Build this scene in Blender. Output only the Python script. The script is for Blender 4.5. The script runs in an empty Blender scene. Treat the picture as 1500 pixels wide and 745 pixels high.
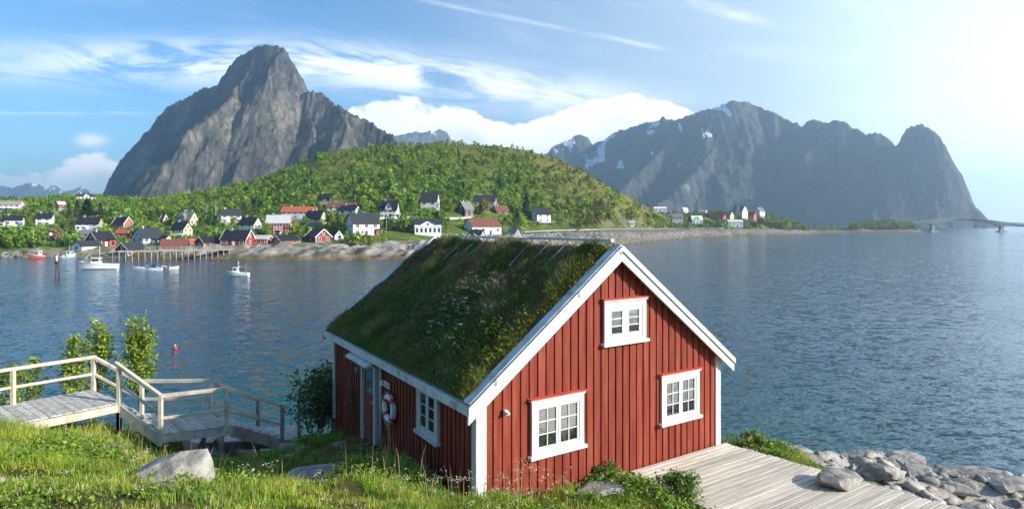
import bpy, bmesh, math, random
import numpy as np
from mathutils import Vector, Matrix
random.seed(7)
rng = np.random.default_rng(11)
SC = bpy.context.scene
COL = SC.collection
CAMH = 11.0            # camera height over the water, metres
F = 885.0              # focal length in photo pixels
R = math.radians

def at(px, py, Y):
    """photo pixel + distance -> world point"""
    return Vector(((px - 750.0) / F * Y, Y, CAMH - (py - 328.0) / F * Y))

# ------------------------------------------------------------------ noise
def _hash(ix, iy, seed):
    h = (ix * 374761393 + iy * 668265263 + seed * 1442695041) & 0xFFFFFFFF
    h = ((h ^ (h >> 13)) * 1274126177) & 0xFFFFFFFF
    return ((h ^ (h >> 16)) & 0xFFFF) / 65535.0

def vnoise(x, y, seed=0):
    x = np.asarray(x, float); y = np.asarray(y, float)
    x0 = np.floor(x).astype(np.int64); y0 = np.floor(y).astype(np.int64)
    fx = x - x0; fy = y - y0
    fx = fx * fx * fx * (fx * (fx * 6 - 15) + 10); fy = fy * fy * fy * (fy * (fy * 6 - 15) + 10)
    a = _hash(x0, y0, seed); b = _hash(x0 + 1, y0, seed)
    c = _hash(x0, y0 + 1, seed); d = _hash(x0 + 1, y0 + 1, seed)
    return (a * (1 - fx) + b * fx) * (1 - fy) + (c * (1 - fx) + d * fx) * fy * 1.0

def fbm(x, y, octv=5, seed=0, gain=.5, ridged=False):
    s = 0; a = 1; t = 0
    for i in range(octv):
        n = vnoise(x * 2 ** i + 17.3 * i, y * 2 ** i - 9.1 * i, seed + i) * 2 - 1
        if ridged: n = 1 - 2 * np.abs(n)
        s = s + a * n; t += a; a *= gain
    return s / t

def sstep(a, b, x):
    t = np.clip((np.asarray(x, float) - a) / (b - a), 0, 1)
    return t * t * (3 - 2 * t)

# ------------------------------------------------------------------ objects
def tag(o, label=None, cat=None, group=None, kind=None):
    if label: o['label'] = label
    if cat: o['category'] = cat
    if group: o['group'] = group
    if kind: o['kind'] = kind
    return o

def empty(name, loc, rz=0.0, label=None, cat=None, group=None):
    o = bpy.data.objects.new(name, None); COL.objects.link(o)
    o.location = loc; o.rotation_euler = (0, 0, rz); o.empty_display_size = .2
    return tag(o, label, cat, group)

def link(name, me, mats, parent=None):
    o = bpy.data.objects.new(name, me); COL.objects.link(o)
    for m in (mats if isinstance(mats, (list, tuple)) else [mats]):
        if len(me.materials) < (len(mats) if isinstance(mats, (list, tuple)) else 1):
            me.materials.append(m)
    if parent is not None: o.parent = parent
    return o

def np_mesh(name, verts, faces, cols=None, smooth=False):
    """fast mesh: verts (N,3), faces (M,k); optional point colours"""
    me = bpy.data.meshes.new(name)
    verts = np.asarray(verts, np.float32); faces = np.asarray(faces, np.int32)
    n, (m, k) = len(verts), faces.shape
    me.vertices.add(n); me.vertices.foreach_set('co', verts.ravel())
    me.loops.add(m * k); me.loops.foreach_set('vertex_index', faces.ravel())
    me.polygons.add(m); me.polygons.foreach_set('loop_start', np.arange(0, m * k, k, dtype=np.int32))
    if cols is not None:
        a = me.color_attributes.new('col', 'FLOAT_COLOR', 'POINT')
        c4 = np.ones((n, 4), np.float32); c4[:, :3] = cols
        a.data.foreach_set('color', c4.ravel())
    if smooth: me.polygons.foreach_set('use_smooth', np.ones(m, bool))
    me.update(calc_edges=True); me.validate()
    return me

def grid_faces(nu, nv):
    i = np.arange(nu - 1)[:, None] * nv + np.arange(nv - 1)[None, :]
    i = i.ravel()
    return np.stack([i, i + nv, i + nv + 1, i + 1], 1)

class MB:
    """collects boxes, bars, tubes and prisms into one mesh"""
    def __init__(s): s.v = []; s.f = []; s.mi = []; s.sm = []
    def add(s, vs, fs, mi=0, smooth=False):
        n = len(s.v); s.v += [tuple(v) for v in vs]
        for f in fs: s.f.append([n + i for i in f]); s.mi.append(mi); s.sm.append(smooth)
        return s
    def hexa(s, p, mi=0):   # 8 points: bottom 4 ccw, top 4 ccw
        return s.add(p, [(3, 2, 1, 0), (4, 5, 6, 7), (0, 1, 5, 4), (1, 2, 6, 5), (2, 3, 7, 6), (3, 0, 4, 7)], mi)
    def box(s, x0, x1, y0, y1, z0, z1, mi=0):
        return s.hexa([(x0, y0, z0), (x1, y0, z0), (x1, y1, z0), (x0, y1, z0), (x0, y0, z1), (x1, y0, z1), (x1, y1, z1), (x0, y1, z1)], mi)
    def bar(s, a, b, w, h, up=(0, 0, 1), mi=0):
        a, b = Vector(a), Vector(b); d = (b - a).normalized(); up = Vector(up)
        if abs(d.dot(up)) > .99: up = Vector((1, 0, 0))
        r = d.cross(up).normalized() * (w / 2); u = r.cross(d).normalized() * (h / 2)
        return s.hexa([a - r - u, a + r - u, b + r - u, b - r - u, a - r + u, a + r + u, b + r + u, b - r + u], mi)
    def tube(s, pts, rad, n=8, mi=0, cap=True):
        pts = [Vector(p) for p in pts]
        rads = rad if isinstance(rad, (list, tuple)) else [rad] * len(pts)
        vs = []; fs = []
        for i, p in enumerate(pts):
            d = (pts[min(i + 1, len(pts) - 1)] - pts[max(i - 1, 0)]).normalized()
            ax = Vector((0, 0, 1)) if abs(d.z) < .9 else Vector((1, 0, 0))
            u = d.cross(ax).normalized(); w = d.cross(u)
            for k in range(n):
                t = 2 * math.pi * k / n
                vs.append(p + (u * math.cos(t) + w * math.sin(t)) * rads[i])
        for i in range(len(pts) - 1):
            for k in range(n):
                fs.append((i * n + k, i * n + (k + 1) % n, (i + 1) * n + (k + 1) % n, (i + 1) * n + k))
        if cap: fs.append(tuple(range(n - 1, -1, -1))); fs.append(tuple(range((len(pts) - 1) * n, len(pts) * n)))
        return s.add(vs, fs, mi, True)
    def prism(s, poly, d, mi=0):   # planar polygon extruded by vector d
        poly = [Vector(p) for p in poly]; d = Vector(d); n = len(poly)
        fs = [tuple(range(n - 1, -1, -1)), tuple(range(n, 2 * n))] + [(i, (i + 1) % n, n + (i + 1) % n, n + i) for i in range(n)]
        return s.add(poly + [p + d for p in poly], fs, mi)
    def mesh(s, name, bevel=0):
        me = bpy.data.meshes.new(name); me.from_pydata(s.v, [], s.f)
        me.polygons.foreach_set('material_index', s.mi); me.polygons.foreach_set('use_smooth', s.sm)
        bm = bmesh.new(); bm.from_mesh(me)
        bmesh.ops.recalc_face_normals(bm, faces=bm.faces)
        if bevel: bmesh.ops.bevel(bm, geom=[e for e in bm.edges if len(e.link_faces) == 2 and e.calc_face_angle(0) > .6], offset=bevel, segments=1, affect='EDGES')
        bm.to_mesh(me); bm.free(); me.update()
        return me
    def build(s, name, mats, parent=None, bevel=0):
        me = s.mesh(name, bevel)
        return link(name, me, mats if isinstance(mats, (list, tuple)) else [mats], parent)

# ------------------------------------------------------------------ materials
def pmat(name, cols, scale=4.0, rough=.7, bump=0.0, detail=6, stretch=(1, 1, 1), attr=False, trans=0.0, spec=.3, lo=.3, hi=.7, bscale=None, metallic=0, nrough=.55, coord='Object', island=0.0):
    m = bpy.data.materials.new(name); m.use_nodes = True
    nt = m.node_tree; N = nt.nodes; L = nt.links; N.clear()
    out = N.new('ShaderNodeOutputMaterial'); b = N.new('ShaderNodeBsdfPrincipled')
    b.inputs['Roughness'].default_value = rough; b.inputs['Specular IOR Level'].default_value = spec
    b.inputs['Metallic'].default_value = metallic
    tc = N.new('ShaderNodeTexCoord'); mp = N.new('ShaderNodeMapping'); mp.inputs['Scale'].default_value = stretch
    L.new(tc.outputs[coord], mp.inputs[0])
    nz = N.new('ShaderNodeTexNoise'); nz.inputs['Scale'].default_value = scale; nz.inputs['Detail'].default_value = detail; nz.inputs['Roughness'].default_value = nrough
    L.new(mp.outputs[0], nz.inputs['Vector'])
    cr = N.new('ShaderNodeValToRGB'); e = cr.color_ramp.elements
    n = len(cols)
    while len(e) < n: e.new(.5)
    for i, c in enumerate(cols):
        e[i].position = lo + (hi - lo) * (i / max(1, n - 1)); e[i].color = (*c, 1)
    if n == 1: e[1].color = (*cols[0], 1)
    L.new(nz.outputs['Fac'], cr.inputs[0]); csock = cr.outputs[0]
    if attr:
        at_ = N.new('ShaderNodeAttribute'); at_.attribute_name = 'col'
        mx = N.new('ShaderNodeMix'); mx.data_type = 'RGBA'; mx.blend_type = 'MULTIPLY'; mx.inputs[0].default_value = 1
        L.new(at_.outputs['Color'], mx.inputs[6]); L.new(csock, mx.inputs[7]); csock = mx.outputs[2]
    if island:
        gi = N.new('ShaderNodeNewGeometry'); mr = N.new('ShaderNodeMapRange'); mr.inputs['To Min'].default_value = 1 - island; mr.inputs['To Max'].default_value = 1 + island
        L.new(gi.outputs['Random Per Island'], mr.inputs['Value']); vm = N.new('ShaderNodeVectorMath'); vm.operation = 'SCALE'
        L.new(csock, vm.inputs[0]); L.new(mr.outputs[0], vm.inputs['Scale']); csock = vm.outputs[0]
    L.new(csock, b.inputs['Base Color'])
    if bump:
        bp = N.new('ShaderNodeBump'); bp.inputs['Strength'].default_value = 1; bp.inputs['Distance'].default_value = bump
        if bscale:
            n2 = N.new('ShaderNodeTexNoise'); n2.inputs['Scale'].default_value = bscale; n2.inputs['Detail'].default_value = 8
            n2.inputs['Roughness'].default_value = .6; L.new(mp.outputs[0], n2.inputs['Vector']); L.new(n2.outputs['Fac'], bp.inputs['Height'])
        else: L.new(nz.outputs['Fac'], bp.inputs['Height'])
        L.new(bp.outputs[0], b.inputs['Normal'])
    sh = b.outputs[0]
    if trans:
        tr = N.new('ShaderNodeBsdfTranslucent'); L.new(csock, tr.inputs['Color'])
        ms = N.new('ShaderNodeMixShader'); ms.inputs[0].default_value = trans
        L.new(sh, ms.inputs[1]); L.new(tr.outputs[0], ms.inputs[2]); sh = ms.outputs[0]
    L.new(sh, out.inputs[0])
    return m

class NG:
    """tiny expression helper on a node tree"""
    def __init__(s, nt): s.nt = nt; s.N = nt.nodes; s.L = nt.links
    def m(s, op, a, b=None, c=None, clamp=False):
        n = s.N.new('ShaderNodeMath'); n.operation = op; n.use_clamp = clamp
        for i, v in enumerate((a, b, c)):
            if v is None: continue
            if isinstance(v, (int, float)): n.inputs[i].default_value = v
            else: s.L.new(v, n.inputs[i])
        return n.outputs[0]
    def ss(s, x, a, b, inv=False):
        n = s.N.new('ShaderNodeMapRange'); n.interpolation_type = 'SMOOTHSTEP'
        n.inputs['From Min'].default_value = a; n.inputs['From Max'].default_value = b
        n.inputs['To Min'].default_value = 1 if inv else 0; n.inputs['To Max'].default_value = 0 if inv else 1
        s.L.new(x, n.inputs['Value']); return n.outputs[0]
    def xyz(s, x, y, z=0.0):
        n = s.N.new('ShaderNodeCombineXYZ')
        for i, v in enumerate((x, y, z)):
            if isinstance(v, (int, float)): n.inputs[i].default_value = v
            else: s.L.new(v, n.inputs[i])
        return n.outputs[0]
    def noise(s, vec, scale, detail=6, rough=.55, dist=0):
        n = s.N.new('ShaderNodeTexNoise'); s.L.new(vec, n.inputs['Vector'])
        n.inputs['Scale'].default_value = scale; n.inputs['Detail'].default_value = detail
        n.inputs['Roughness'].default_value = rough; n.inputs['Distortion'].default_value = dist
        return n.outputs['Fac']
    def mix(s, f, a, b, blend='MIX'):
        n = s.N.new('ShaderNodeMix'); n.data_type = 'RGBA'; n.blend_type = blend
        for i, v in ((0, f), (6, a), (7, b)):
            if isinstance(v, (int, float)): n.inputs[i].default_value = v
            elif isinstance(v, tuple): n.inputs[i].default_value = (*v, 1)
            else: s.L.new(v, n.inputs[i])
        return n.outputs[2]
    def curve(s, x, pts):
        n = s.N.new('ShaderNodeFloatCurve'); c = n.mapping.curves[0]
        n.mapping.use_clip = False
        c.points[0].location = pts[0]; c.points[1].location = pts[-1]
        for p in pts[1:-1]: c.points.new(*p)
        for p in c.points: p.handle_type = 'VECTOR'
        n.mapping.update(); s.L.new(x, n.inputs['Value']); return n.outputs[0]

# ------------------------------------------------------------------ camera, sun, sky
SUN_AZ, SUN_EL = R(109), R(24)
cam = bpy.data.cameras.new('camera'); cam_o = bpy.data.objects.new('camera', cam); COL.objects.link(cam_o)
cam_o.location = (0, 0, CAMH); cam_o.rotation_euler = (R(90), 0, 0)
cam.sensor_width = 36; cam.lens = 36 * F / 1500; cam.shift_y = -(372.5 - 328) / 1500
cam.clip_start = .1; cam.clip_end = 30000
SC.camera = cam_o
S = Vector((math.sin(SUN_AZ) * math.cos(SUN_EL), math.cos(SUN_AZ) * math.cos(SUN_EL), math.sin(SUN_EL)))
sl = bpy.data.lights.new('sun', 'SUN'); sl.energy = 4.5; sl.angle = R(.5); sl.color = (1, .93, .82)
so = bpy.data.objects.new('sun', sl); COL.objects.link(so); so.rotation_euler = S.to_track_quat('Z', 'Y').to_euler()
SC.view_settings.view_transform = 'Standard'; SC.view_settings.look = 'None'
SC.view_settings.exposure = 0.92; SC.view_settings.gamma = 1
SC.cycles.use_denoising = True
SC.cycles.max_bounces = 6; SC.cycles.diffuse_bounces = 3; SC.cycles.glossy_bounces = 3
SC.cycles.transparent_max_bounces = 8; SC.cycles.volume_bounces = 1; SC.cycles.transmission_bounces = 3
SC.cycles.sample_clamp_indirect = 6

W = bpy.data.worlds.new('World'); SC.world = W; W.use_nodes = True
nt = W.node_tree; nt.nodes.clear(); g = NG(nt)
out = nt.nodes.new('ShaderNodeOutputWorld'); bg = nt.nodes.new('ShaderNodeBackground'); nt.links.new(bg.outputs[0], out.inputs[0])
sky = nt.nodes.new('ShaderNodeTexSky'); sky.sky_type = 'NISHITA'; sky.sun_disc = False
sky.sun_elevation = SUN_EL; sky.sun_rotation = SUN_AZ; sky.air_density = 1.0; sky.dust_density = .6; sky.ozone_density = 1.6
tc = nt.nodes.new('ShaderNodeTexCoord'); sep = nt.nodes.new('ShaderNodeSeparateXYZ'); nt.links.new(tc.outputs['Generated'], sep.inputs[0])
dx, dy, dz = sep.outputs
nt.links.new(g.xyz(dx, dy, g.m('MAXIMUM', dz, .012)), sky.inputs['Vector'])
yy = g.m('MAXIMUM', dy, .08)
u = g.m('DIVIDE', dx, yy); v = g.m('DIVIDE', dz, yy)
PX = g.m('MULTIPLY_ADD', u, F, 750.0); PY = g.m('MULTIPLY_ADD', v, -F, 328.0)     # azimuth / altitude in handy units
front = g.ss(dy, .1, .35)
# cirrus band
n_wisp = g.noise(g.xyz(g.m('MULTIPLY', PX, .0045), g.m('MULTIPLY', g.m('MULTIPLY_ADD', PX, -.10, PY), .022)), 1.0, 9, .66, .7)
n_big = g.noise(g.xyz(g.m('MULTIPLY', PX, .006), g.m('MULTIPLY', PY, .012)), 1.0, 4, .5)
cen = g.m('ADD', 92.0, g.m('MULTIPLY', g.m('MAXIMUM', g.m('SUBTRACT', PX, 470), 0), .13))
def gauss(x, w): return g.m('POWER', 2.718, g.m('MULTIPLY', g.m('POWER', g.m('DIVIDE', x, w), 2.0), -1.0))
band = gauss(g.m('SUBTRACT', PY, cen), 30.0)
amp = g.curve(g.m('DIVIDE', PX, 1500.0), [(-.5, .35), (0, .45), (.1, .75), (.2, 1), (.38, 1), (.52, .85), (.6, .5), (.7, .12), (1, .1), (1.5, .1)])
cirrus = g.m('MULTIPLY', g.m('MULTIPLY', g.ss(g.m('MULTIPLY_ADD', g.m('SUBTRACT', n_big, .5), .5, n_wisp), .34, .57), band), amp)
# thin general veil
veil_n = g.noise(g.xyz(g.m('MULTIPLY', PX, .002), g.m('MULTIPLY', g.m('MULTIPLY_ADD', PX, -.16, PY), .012)), 1.0, 7, .6, .4)
veil = g.m('MULTIPLY', g.ss(veil_n, .46, .85), .25)
# long thin streaks
st1 = g.m('MULTIPLY', gauss(g.m('SUBTRACT', PY, g.m('MULTIPLY', g.m('SUBTRACT', PX, 620), .205)), 4.0), g.m('MULTIPLY', g.ss(PX, 560, 680), g.ss(PX, 900, 1040, True)))
st2 = g.m('MULTIPLY', gauss(g.m('SUBTRACT', PY, g.m('MULTIPLY', g.m('SUBTRACT', PX, 1000), .27)), 9.0), g.m('MULTIPLY', g.ss(PX, 980, 1050), g.ss(PX, 1080, 1160, True)))
st3 = g.m('MULTIPLY', gauss(g.m('SUBTRACT', PY, 166), 2.6), g.ss(PX, 150, 250, True))
streak = g.m('MULTIPLY', g.m('ADD', g.m('ADD', st1, st2), st3), g.m('MULTIPLY', g.ss(n_wisp, .3, .7), .5))
# cumulus banks
n_cu = g.noise(g.xyz(g.m('MULTIPLY', PX, .017), g.m('MULTIPLY', PY, .024)), 1.0, 8, .58, .15)
n_cl = g.noise(g.xyz(g.m('MULTIPLY', PX, .008), g.m('MULTIPLY', PY, .010), 3.0), 1.0, 3, .5)
top = g.m('MULTIPLY', g.curve(g.m('DIVIDE', PX, 1500.0), [(-.5, .36), (-.05, .335), (0, .335), (.04, .338), (.07, .315), (.1, .302), (.125, .33), (.14, .5), (.3, .5), (.325, .26), (.34, .208), (.36, .198), (.4, .196), (.44, .212), (.47, .224), (.5, .236), (.53, .224), (.56, .205), (.6, .188), (.645, .182), (.67, .196), (.69, .225), (.71, .30), (.75, .5), (1, .5), (1.5, .5)]), 745.0)
dcu = g.m('SUBTRACT', PY, g.m('SUBTRACT', top, g.m('MULTIPLY', g.m('SUBTRACT', g.m('MULTIPLY_ADD', n_cl, .5, n_cu), .75), 62.0)))
cum = g.m('MULTIPLY', g.ss(dcu, -2, 7), g.ss(PY, 255, 325, True))
cum = g.m('MULTIPLY', cum, g.m('MULTIPLY_ADD', g.ss(n_cl, .3, .62), .2, .8))
puff = g.m('MULTIPLY', g.m('MULTIPLY', gauss(g.m('SUBTRACT', PX, 132), 22.0), gauss(g.m('SUBTRACT', PY, 206), 9.0)), g.ss(n_cu, .32, .6))
dens = g.m('MAXIMUM', g.m('MAXIMUM', cirrus, cum), g.m('MAXIMUM', g.m('MAXIMUM', streak, puff), veil))
dens = g.m('MULTIPLY', dens, front, clamp=True)
sky_s = g.mix(1.0, sky.outputs[0], (.054, .086, .108), 'MULTIPLY')
# bright milky sky on the sunward side
sdot = nt.nodes.new('ShaderNodeVectorMath'); sdot.operation = 'DOT_PRODUCT'; nt.links.new(tc.outputs['Generated'], sdot.inputs[0]); sdot.inputs[1].default_value = S
milk = g.m('MULTIPLY', g.ss(PX, 380, 1420), g.ss(PY, -1000, 330))
milk = g.m('MULTIPLY', milk, front)
milk = g.m('MAXIMUM', milk, g.m('MULTIPLY', g.ss(sdot.outputs['Value'], .6, 1.0), .35))
glow = g.mix(g.m('MULTIPLY', g.ss(PX, 1000, 1800), g.ss(PY, -500, 330)), (.45, .55, .62), (1.15, 1.28, 1.36))
sky_m = g.mix(g.m('MULTIPLY', milk, .9), sky_s, glow)
cu_col = g.mix(g.m('MULTIPLY', g.ss(n_cl, .38, .66), g.ss(dcu, 14, 60)), (.98, .98, .98), (.56, .62, .70))
cl_col = g.mix(cum, (.92, .94, .97), cu_col)
fin = g.mix(g.m('MULTIPLY', dens, .93), sky_m, cl_col)
nt.links.new(fin, bg.inputs[0]); bg.inputs[1].default_value = 1.0
W.cycles.sampling_method = 'MANUAL'; W.cycles.sample_map_resolution = 1024
# ------------------------------------------------------------------ far land
_wl = [(-450, 373), (-200, 375), (0, 376), (130, 377), (330, 380), (450, 381), (600, 379), (700, 368), (770, 362.5), (880, 360), (920, 356.5), (1000, 348), (1090, 344.5), (1160, 343), (1192, 341.6), (1240, 340.6), (1360, 340.2)]
_bh = [(-450, 2.2), (0, 2.2), (300, 2.6), (450, 3.6), (600, 3.8), (700, 4.6), (800, 6.4), (900, 7.0), (985, 6.5), (1100, 5.5), (1170, 4), (1195, 1.6), (1235, 1.8), (1262, 3), (1300, 3.2), (1335, 3), (1362, -2)]
_bw = [(-450, 10), (300, 13), (450, 22), (600, 26), (700, 14), (800, 12), (1000, 18), (1200, 25), (1360, 25)]
_sk = [(-450, 292), (-100, 296), (0, 298), (60, 296), (120, 292), (200, 297), (260, 292), (320, 282), (370, 270), (400, 262), (440, 241), (470, 230), (520, 222), (580, 215), (640, 211), (700, 215), (760, 219), (800, 229), (850, 250), (900, 280), (940, 301), (965, 312), (985, 318), (1010, 316), (1040, 314), (1075, 315), (1110, 316), (1140, 322), (1170, 330), (1195, 336), (1235, 336), (1262, 329), (1300, 325.5), (1330, 329), (1362, 340)]
_yt = [(-450, 400), (0, 400), (300, 420), (450, 450), (640, 480), (800, 470), (900, 450), (960, 500), (985, 600), (1040, 640), (1110, 700), (1192, 800), (1360, 960)]
def _ip(t, px): return np.interp(px, [a for a, b in t], [b for a, b in t])
def far_cols(px):
    Yw = CAMH * F / (_ip(_wl, px) - 328.0)
    bh = _ip(_bh, px); bw = _ip(_bw, px); Yt = np.maximum(_ip(_yt, px), Yw + bw + 40)
    zt = CAMH - (_ip(_sk, px) - 328.0) / F * Yt
    return Yw, bh, bw, Yt, zt
def far_z(px, Y):
    Yw, bh, bw, Yt, zt = far_cols(px)
    s = (Y - Yw) / bw
    bank = np.where(s < 0, s * 3.0, bh * np.clip(s, 0, 1) ** .7)
    t = np.clip((Y - Yw - bw) / (Yt - Yw - bw), 0, 1)
    f = .25 * t + .75 * t * t * (3 - 2 * t)
    f = np.where(t > .75, f, f)
    z = bank + (zt - bh) * f
    back = np.clip((Y - Yt) / 170.0, 0, 1.4)
    return z - np.maximum(zt + 6, 6) * back * back * (3 - 2 * np.minimum(back, 1.4)) * .9 * (back > 0)
def far_ground(px, py):
    """distance at which the far land is seen at this photo pixel"""
    Yw, bh, bw, Yt, zt = [float(a) for a in far_cols(np.array(float(px)))]
    Y = np.linspace(Yw, Yt, 900); p = 328 - (far_z(np.full(900, float(px)), Y) - CAMH) / Y * F
    k = np.argmax(p <= py) if (p <= py).any() else 899
    return float(Y[k])

def rock_weight(px, Y):
    Yw, bh, bw, Yt, zt = far_cols(px)
    return 1 - sstep(.95, 1.5, (Y - Yw) / bw)

pxs = np.arange(-450, 1366, 3.6)
us = np.concatenate([np.linspace(-.06, .02, 8)[:-1], np.linspace(.02, .16, 34)[:-1], np.linspace(.16, 1, 90)[:-1], np.linspace(1, 1.6, 16)])
PXg, Ug = np.meshgrid(pxs, us, indexing='ij')
Yw, bh, bw, Yt, zt = far_cols(PXg)
Yg = Yw + Ug * (Yt - Yw)
Zg = far_z(PXg, Yg); Xg = (PXg - 750) / F * Yg
rw = rock_weight(PXg, Yg)
land = sstep(0, 1, (Yg - Yw) / bw)
cliff = sstep(860, 905, PXg) * (1 - sstep(940, 968, PXg)) * sstep(.0, .25, (Yg - Yw - bw) / (Yt - Yw)) * (1 - sstep(.15, .4, (Yg - Yw - bw) / (Yt - Yw)))
Zg = Zg + (fbm(Xg / 9, Yg / 9, 5, 3) * 1.5 + fbm(Xg / 4, Yg / 13, 4, 31, ridged=True) * .9) * 1.35 * rw * np.clip((Yg - Yw) / 6, .15, 1) + fbm(Xg / 28, Yg / 28, 4, 8) * 2.2 * (1 - rw) * sstep(1.5, 3.5, (Yg - Yw) / bw)
Zg = np.where(PXg > 1340, Zg - (PXg - 1340) * .3, Zg)
ctone = np.zeros(PXg.shape + (3,))
# ground colours as they are: grass, heath and brown moor by place, pale shore rock, rusty weed line
n1 = fbm(Xg / 22, Yg / 22, 5, 40)[..., None]; n2 = fbm(Xg / 6, Yg / 6, 4, 44)[..., None]
grass = np.array([.120, .165, .028]); heath = np.array([.150, .120, .034]); moss = np.array([.085, .120, .022]); rock = np.array([.34, .30, .26]); drock = np.array([.17, .155, .14])
hilltop = (sstep(420, 500, PXg) * sstep(.45, .85, (Yg - Yw) / (Yt - Yw)))[..., None] + (sstep(800, 880, PXg) * (1 - sstep(985, 1010, PXg)))[..., None] * .8
base = grass * (1 + .5 * n2) * (1 - np.clip(hilltop, 0, 1) * .65) + heath * (1 + .4 * n2) * np.clip(hilltop, 0, 1) * .65
k = np.clip(n1 * 1.6 + .2, 0, 1); base = base * (1 - k * .6) + moss * k * .6
rk = rock * (1 + .35 * n2); rkd = sstep(630, 760, PXg)[..., None]
ck = fbm(Xg / 7, Yg / 15, 4, 57, ridged=True)[..., None]; rk = rk * (1 - .62 * sstep(.28, .62, ck)); rk = rk * (1 - rkd) + drock * (1 + .35 * n2) * rkd
weed = ((1 - sstep(.5, 1.5, Zg)) * sstep(-.6, .3, Zg))[..., None]
rk = rk * (1 - weed) + np.array([.16, .095, .03]) * weed
rkt = np.clip(rw + fbm(Xg / 12, Yg / 12, 3, 51) * .35 * (rw > .02), 0, 1)
ll = ((1 - sstep(130, 210, PXg)) * sstep(.25, .75, (Yg - Yw) / bw))
rkt = np.clip(rkt * (1 - ll) + cliff * .8 * (fbm(Xg / 9, Yg / 9, 3, 53) > -.1), 0, 1)[..., None]
cols = base * (1 - rkt) + rk * rkt
me = np_mesh('far_land', np.stack([Xg, Yg, Zg], -1).reshape(-1, 3), grid_faces(*PXg.shape), cols.reshape(-1, 3), True)
M_land = pmat('land', [(.6, .6, .6), (1.0, 1.0, 1.0), (1.3, 1.25, 1.2)], .35, .95, .5, 10, attr=True, spec=.1, bscale=.6)
tag(link('far_land', me, M_land), kind='structure')

# ------------------------------------------------------------------ mountains
def mountain(name, ridges, x0, x1, y0, y1, step, mat_, warp, wscale, namp, nscale, gul, gscale, seed, base=-6, cols=None):
    xs = np.arange(x0, x1 + step, step); ys = np.arange(y0, y1 + step, step)
    X, Y = np.meshgrid(xs, ys, indexing='ij')
    Xw = X + fbm(X / wscale, Y / wscale, 4, seed + 5) * warp; Yw = Y + fbm(X / wscale, Y / wscale, 4, seed + 6) * warp
    best = np.full(X.shape, -1e9); A = np.zeros(X.shape); D = np.zeros(X.shape)
    for ri, (pts, sl, sr) in enumerate(ridges):
        acc = 0
        P = [at(*p) for p in pts]
        for a, b in zip(P[:-1], P[1:]):
            ex, ey = b.x - a.x, b.y - a.y; L2 = ex * ex + ey * ey
            t = np.clip(((Xw - a.x) * ex + (Yw - a.y) * ey) / L2, 0, 1)
            qx = Xw - a.x - ex * t; qy = Yw - a.y - ey * t; d = np.hypot(qx, qy)
            side = ex * qy - ey * qx
            h = a.z + (b.z - a.z) * t - np.where(side > 0, sl, sr) * d
            m_ = h > best
            best = np.where(m_, h, best); A = np.where(m_, acc + t * math.sqrt(L2) + ri * 777, A); D = np.where(m_, d, D)
            acc += math.sqrt(L2)
    fall = sstep(0, 90 * step / 4, D)
    Z = best + fbm(X / nscale, Y / nscale, 6, seed, ridged=True) * namp * (.35 + .65 * fall) + fbm(X / (nscale * .22), Y / (nscale * .22), 4, seed + 3, ridged=True) * namp * .38 + fbm(A / gscale, D / (gscale * 7), 4, seed + 9, ridged=True) * gul * (.15 + .85 * fall)
    Z = np.maximum(Z, base)
    me = np_mesh(name, np.stack([X, Y, Z], -1).reshape(-1, 3), grid_faces(*X.shape), None, True)
    o = tag(link(name, me, mat_), kind='structure')
    return o

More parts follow.
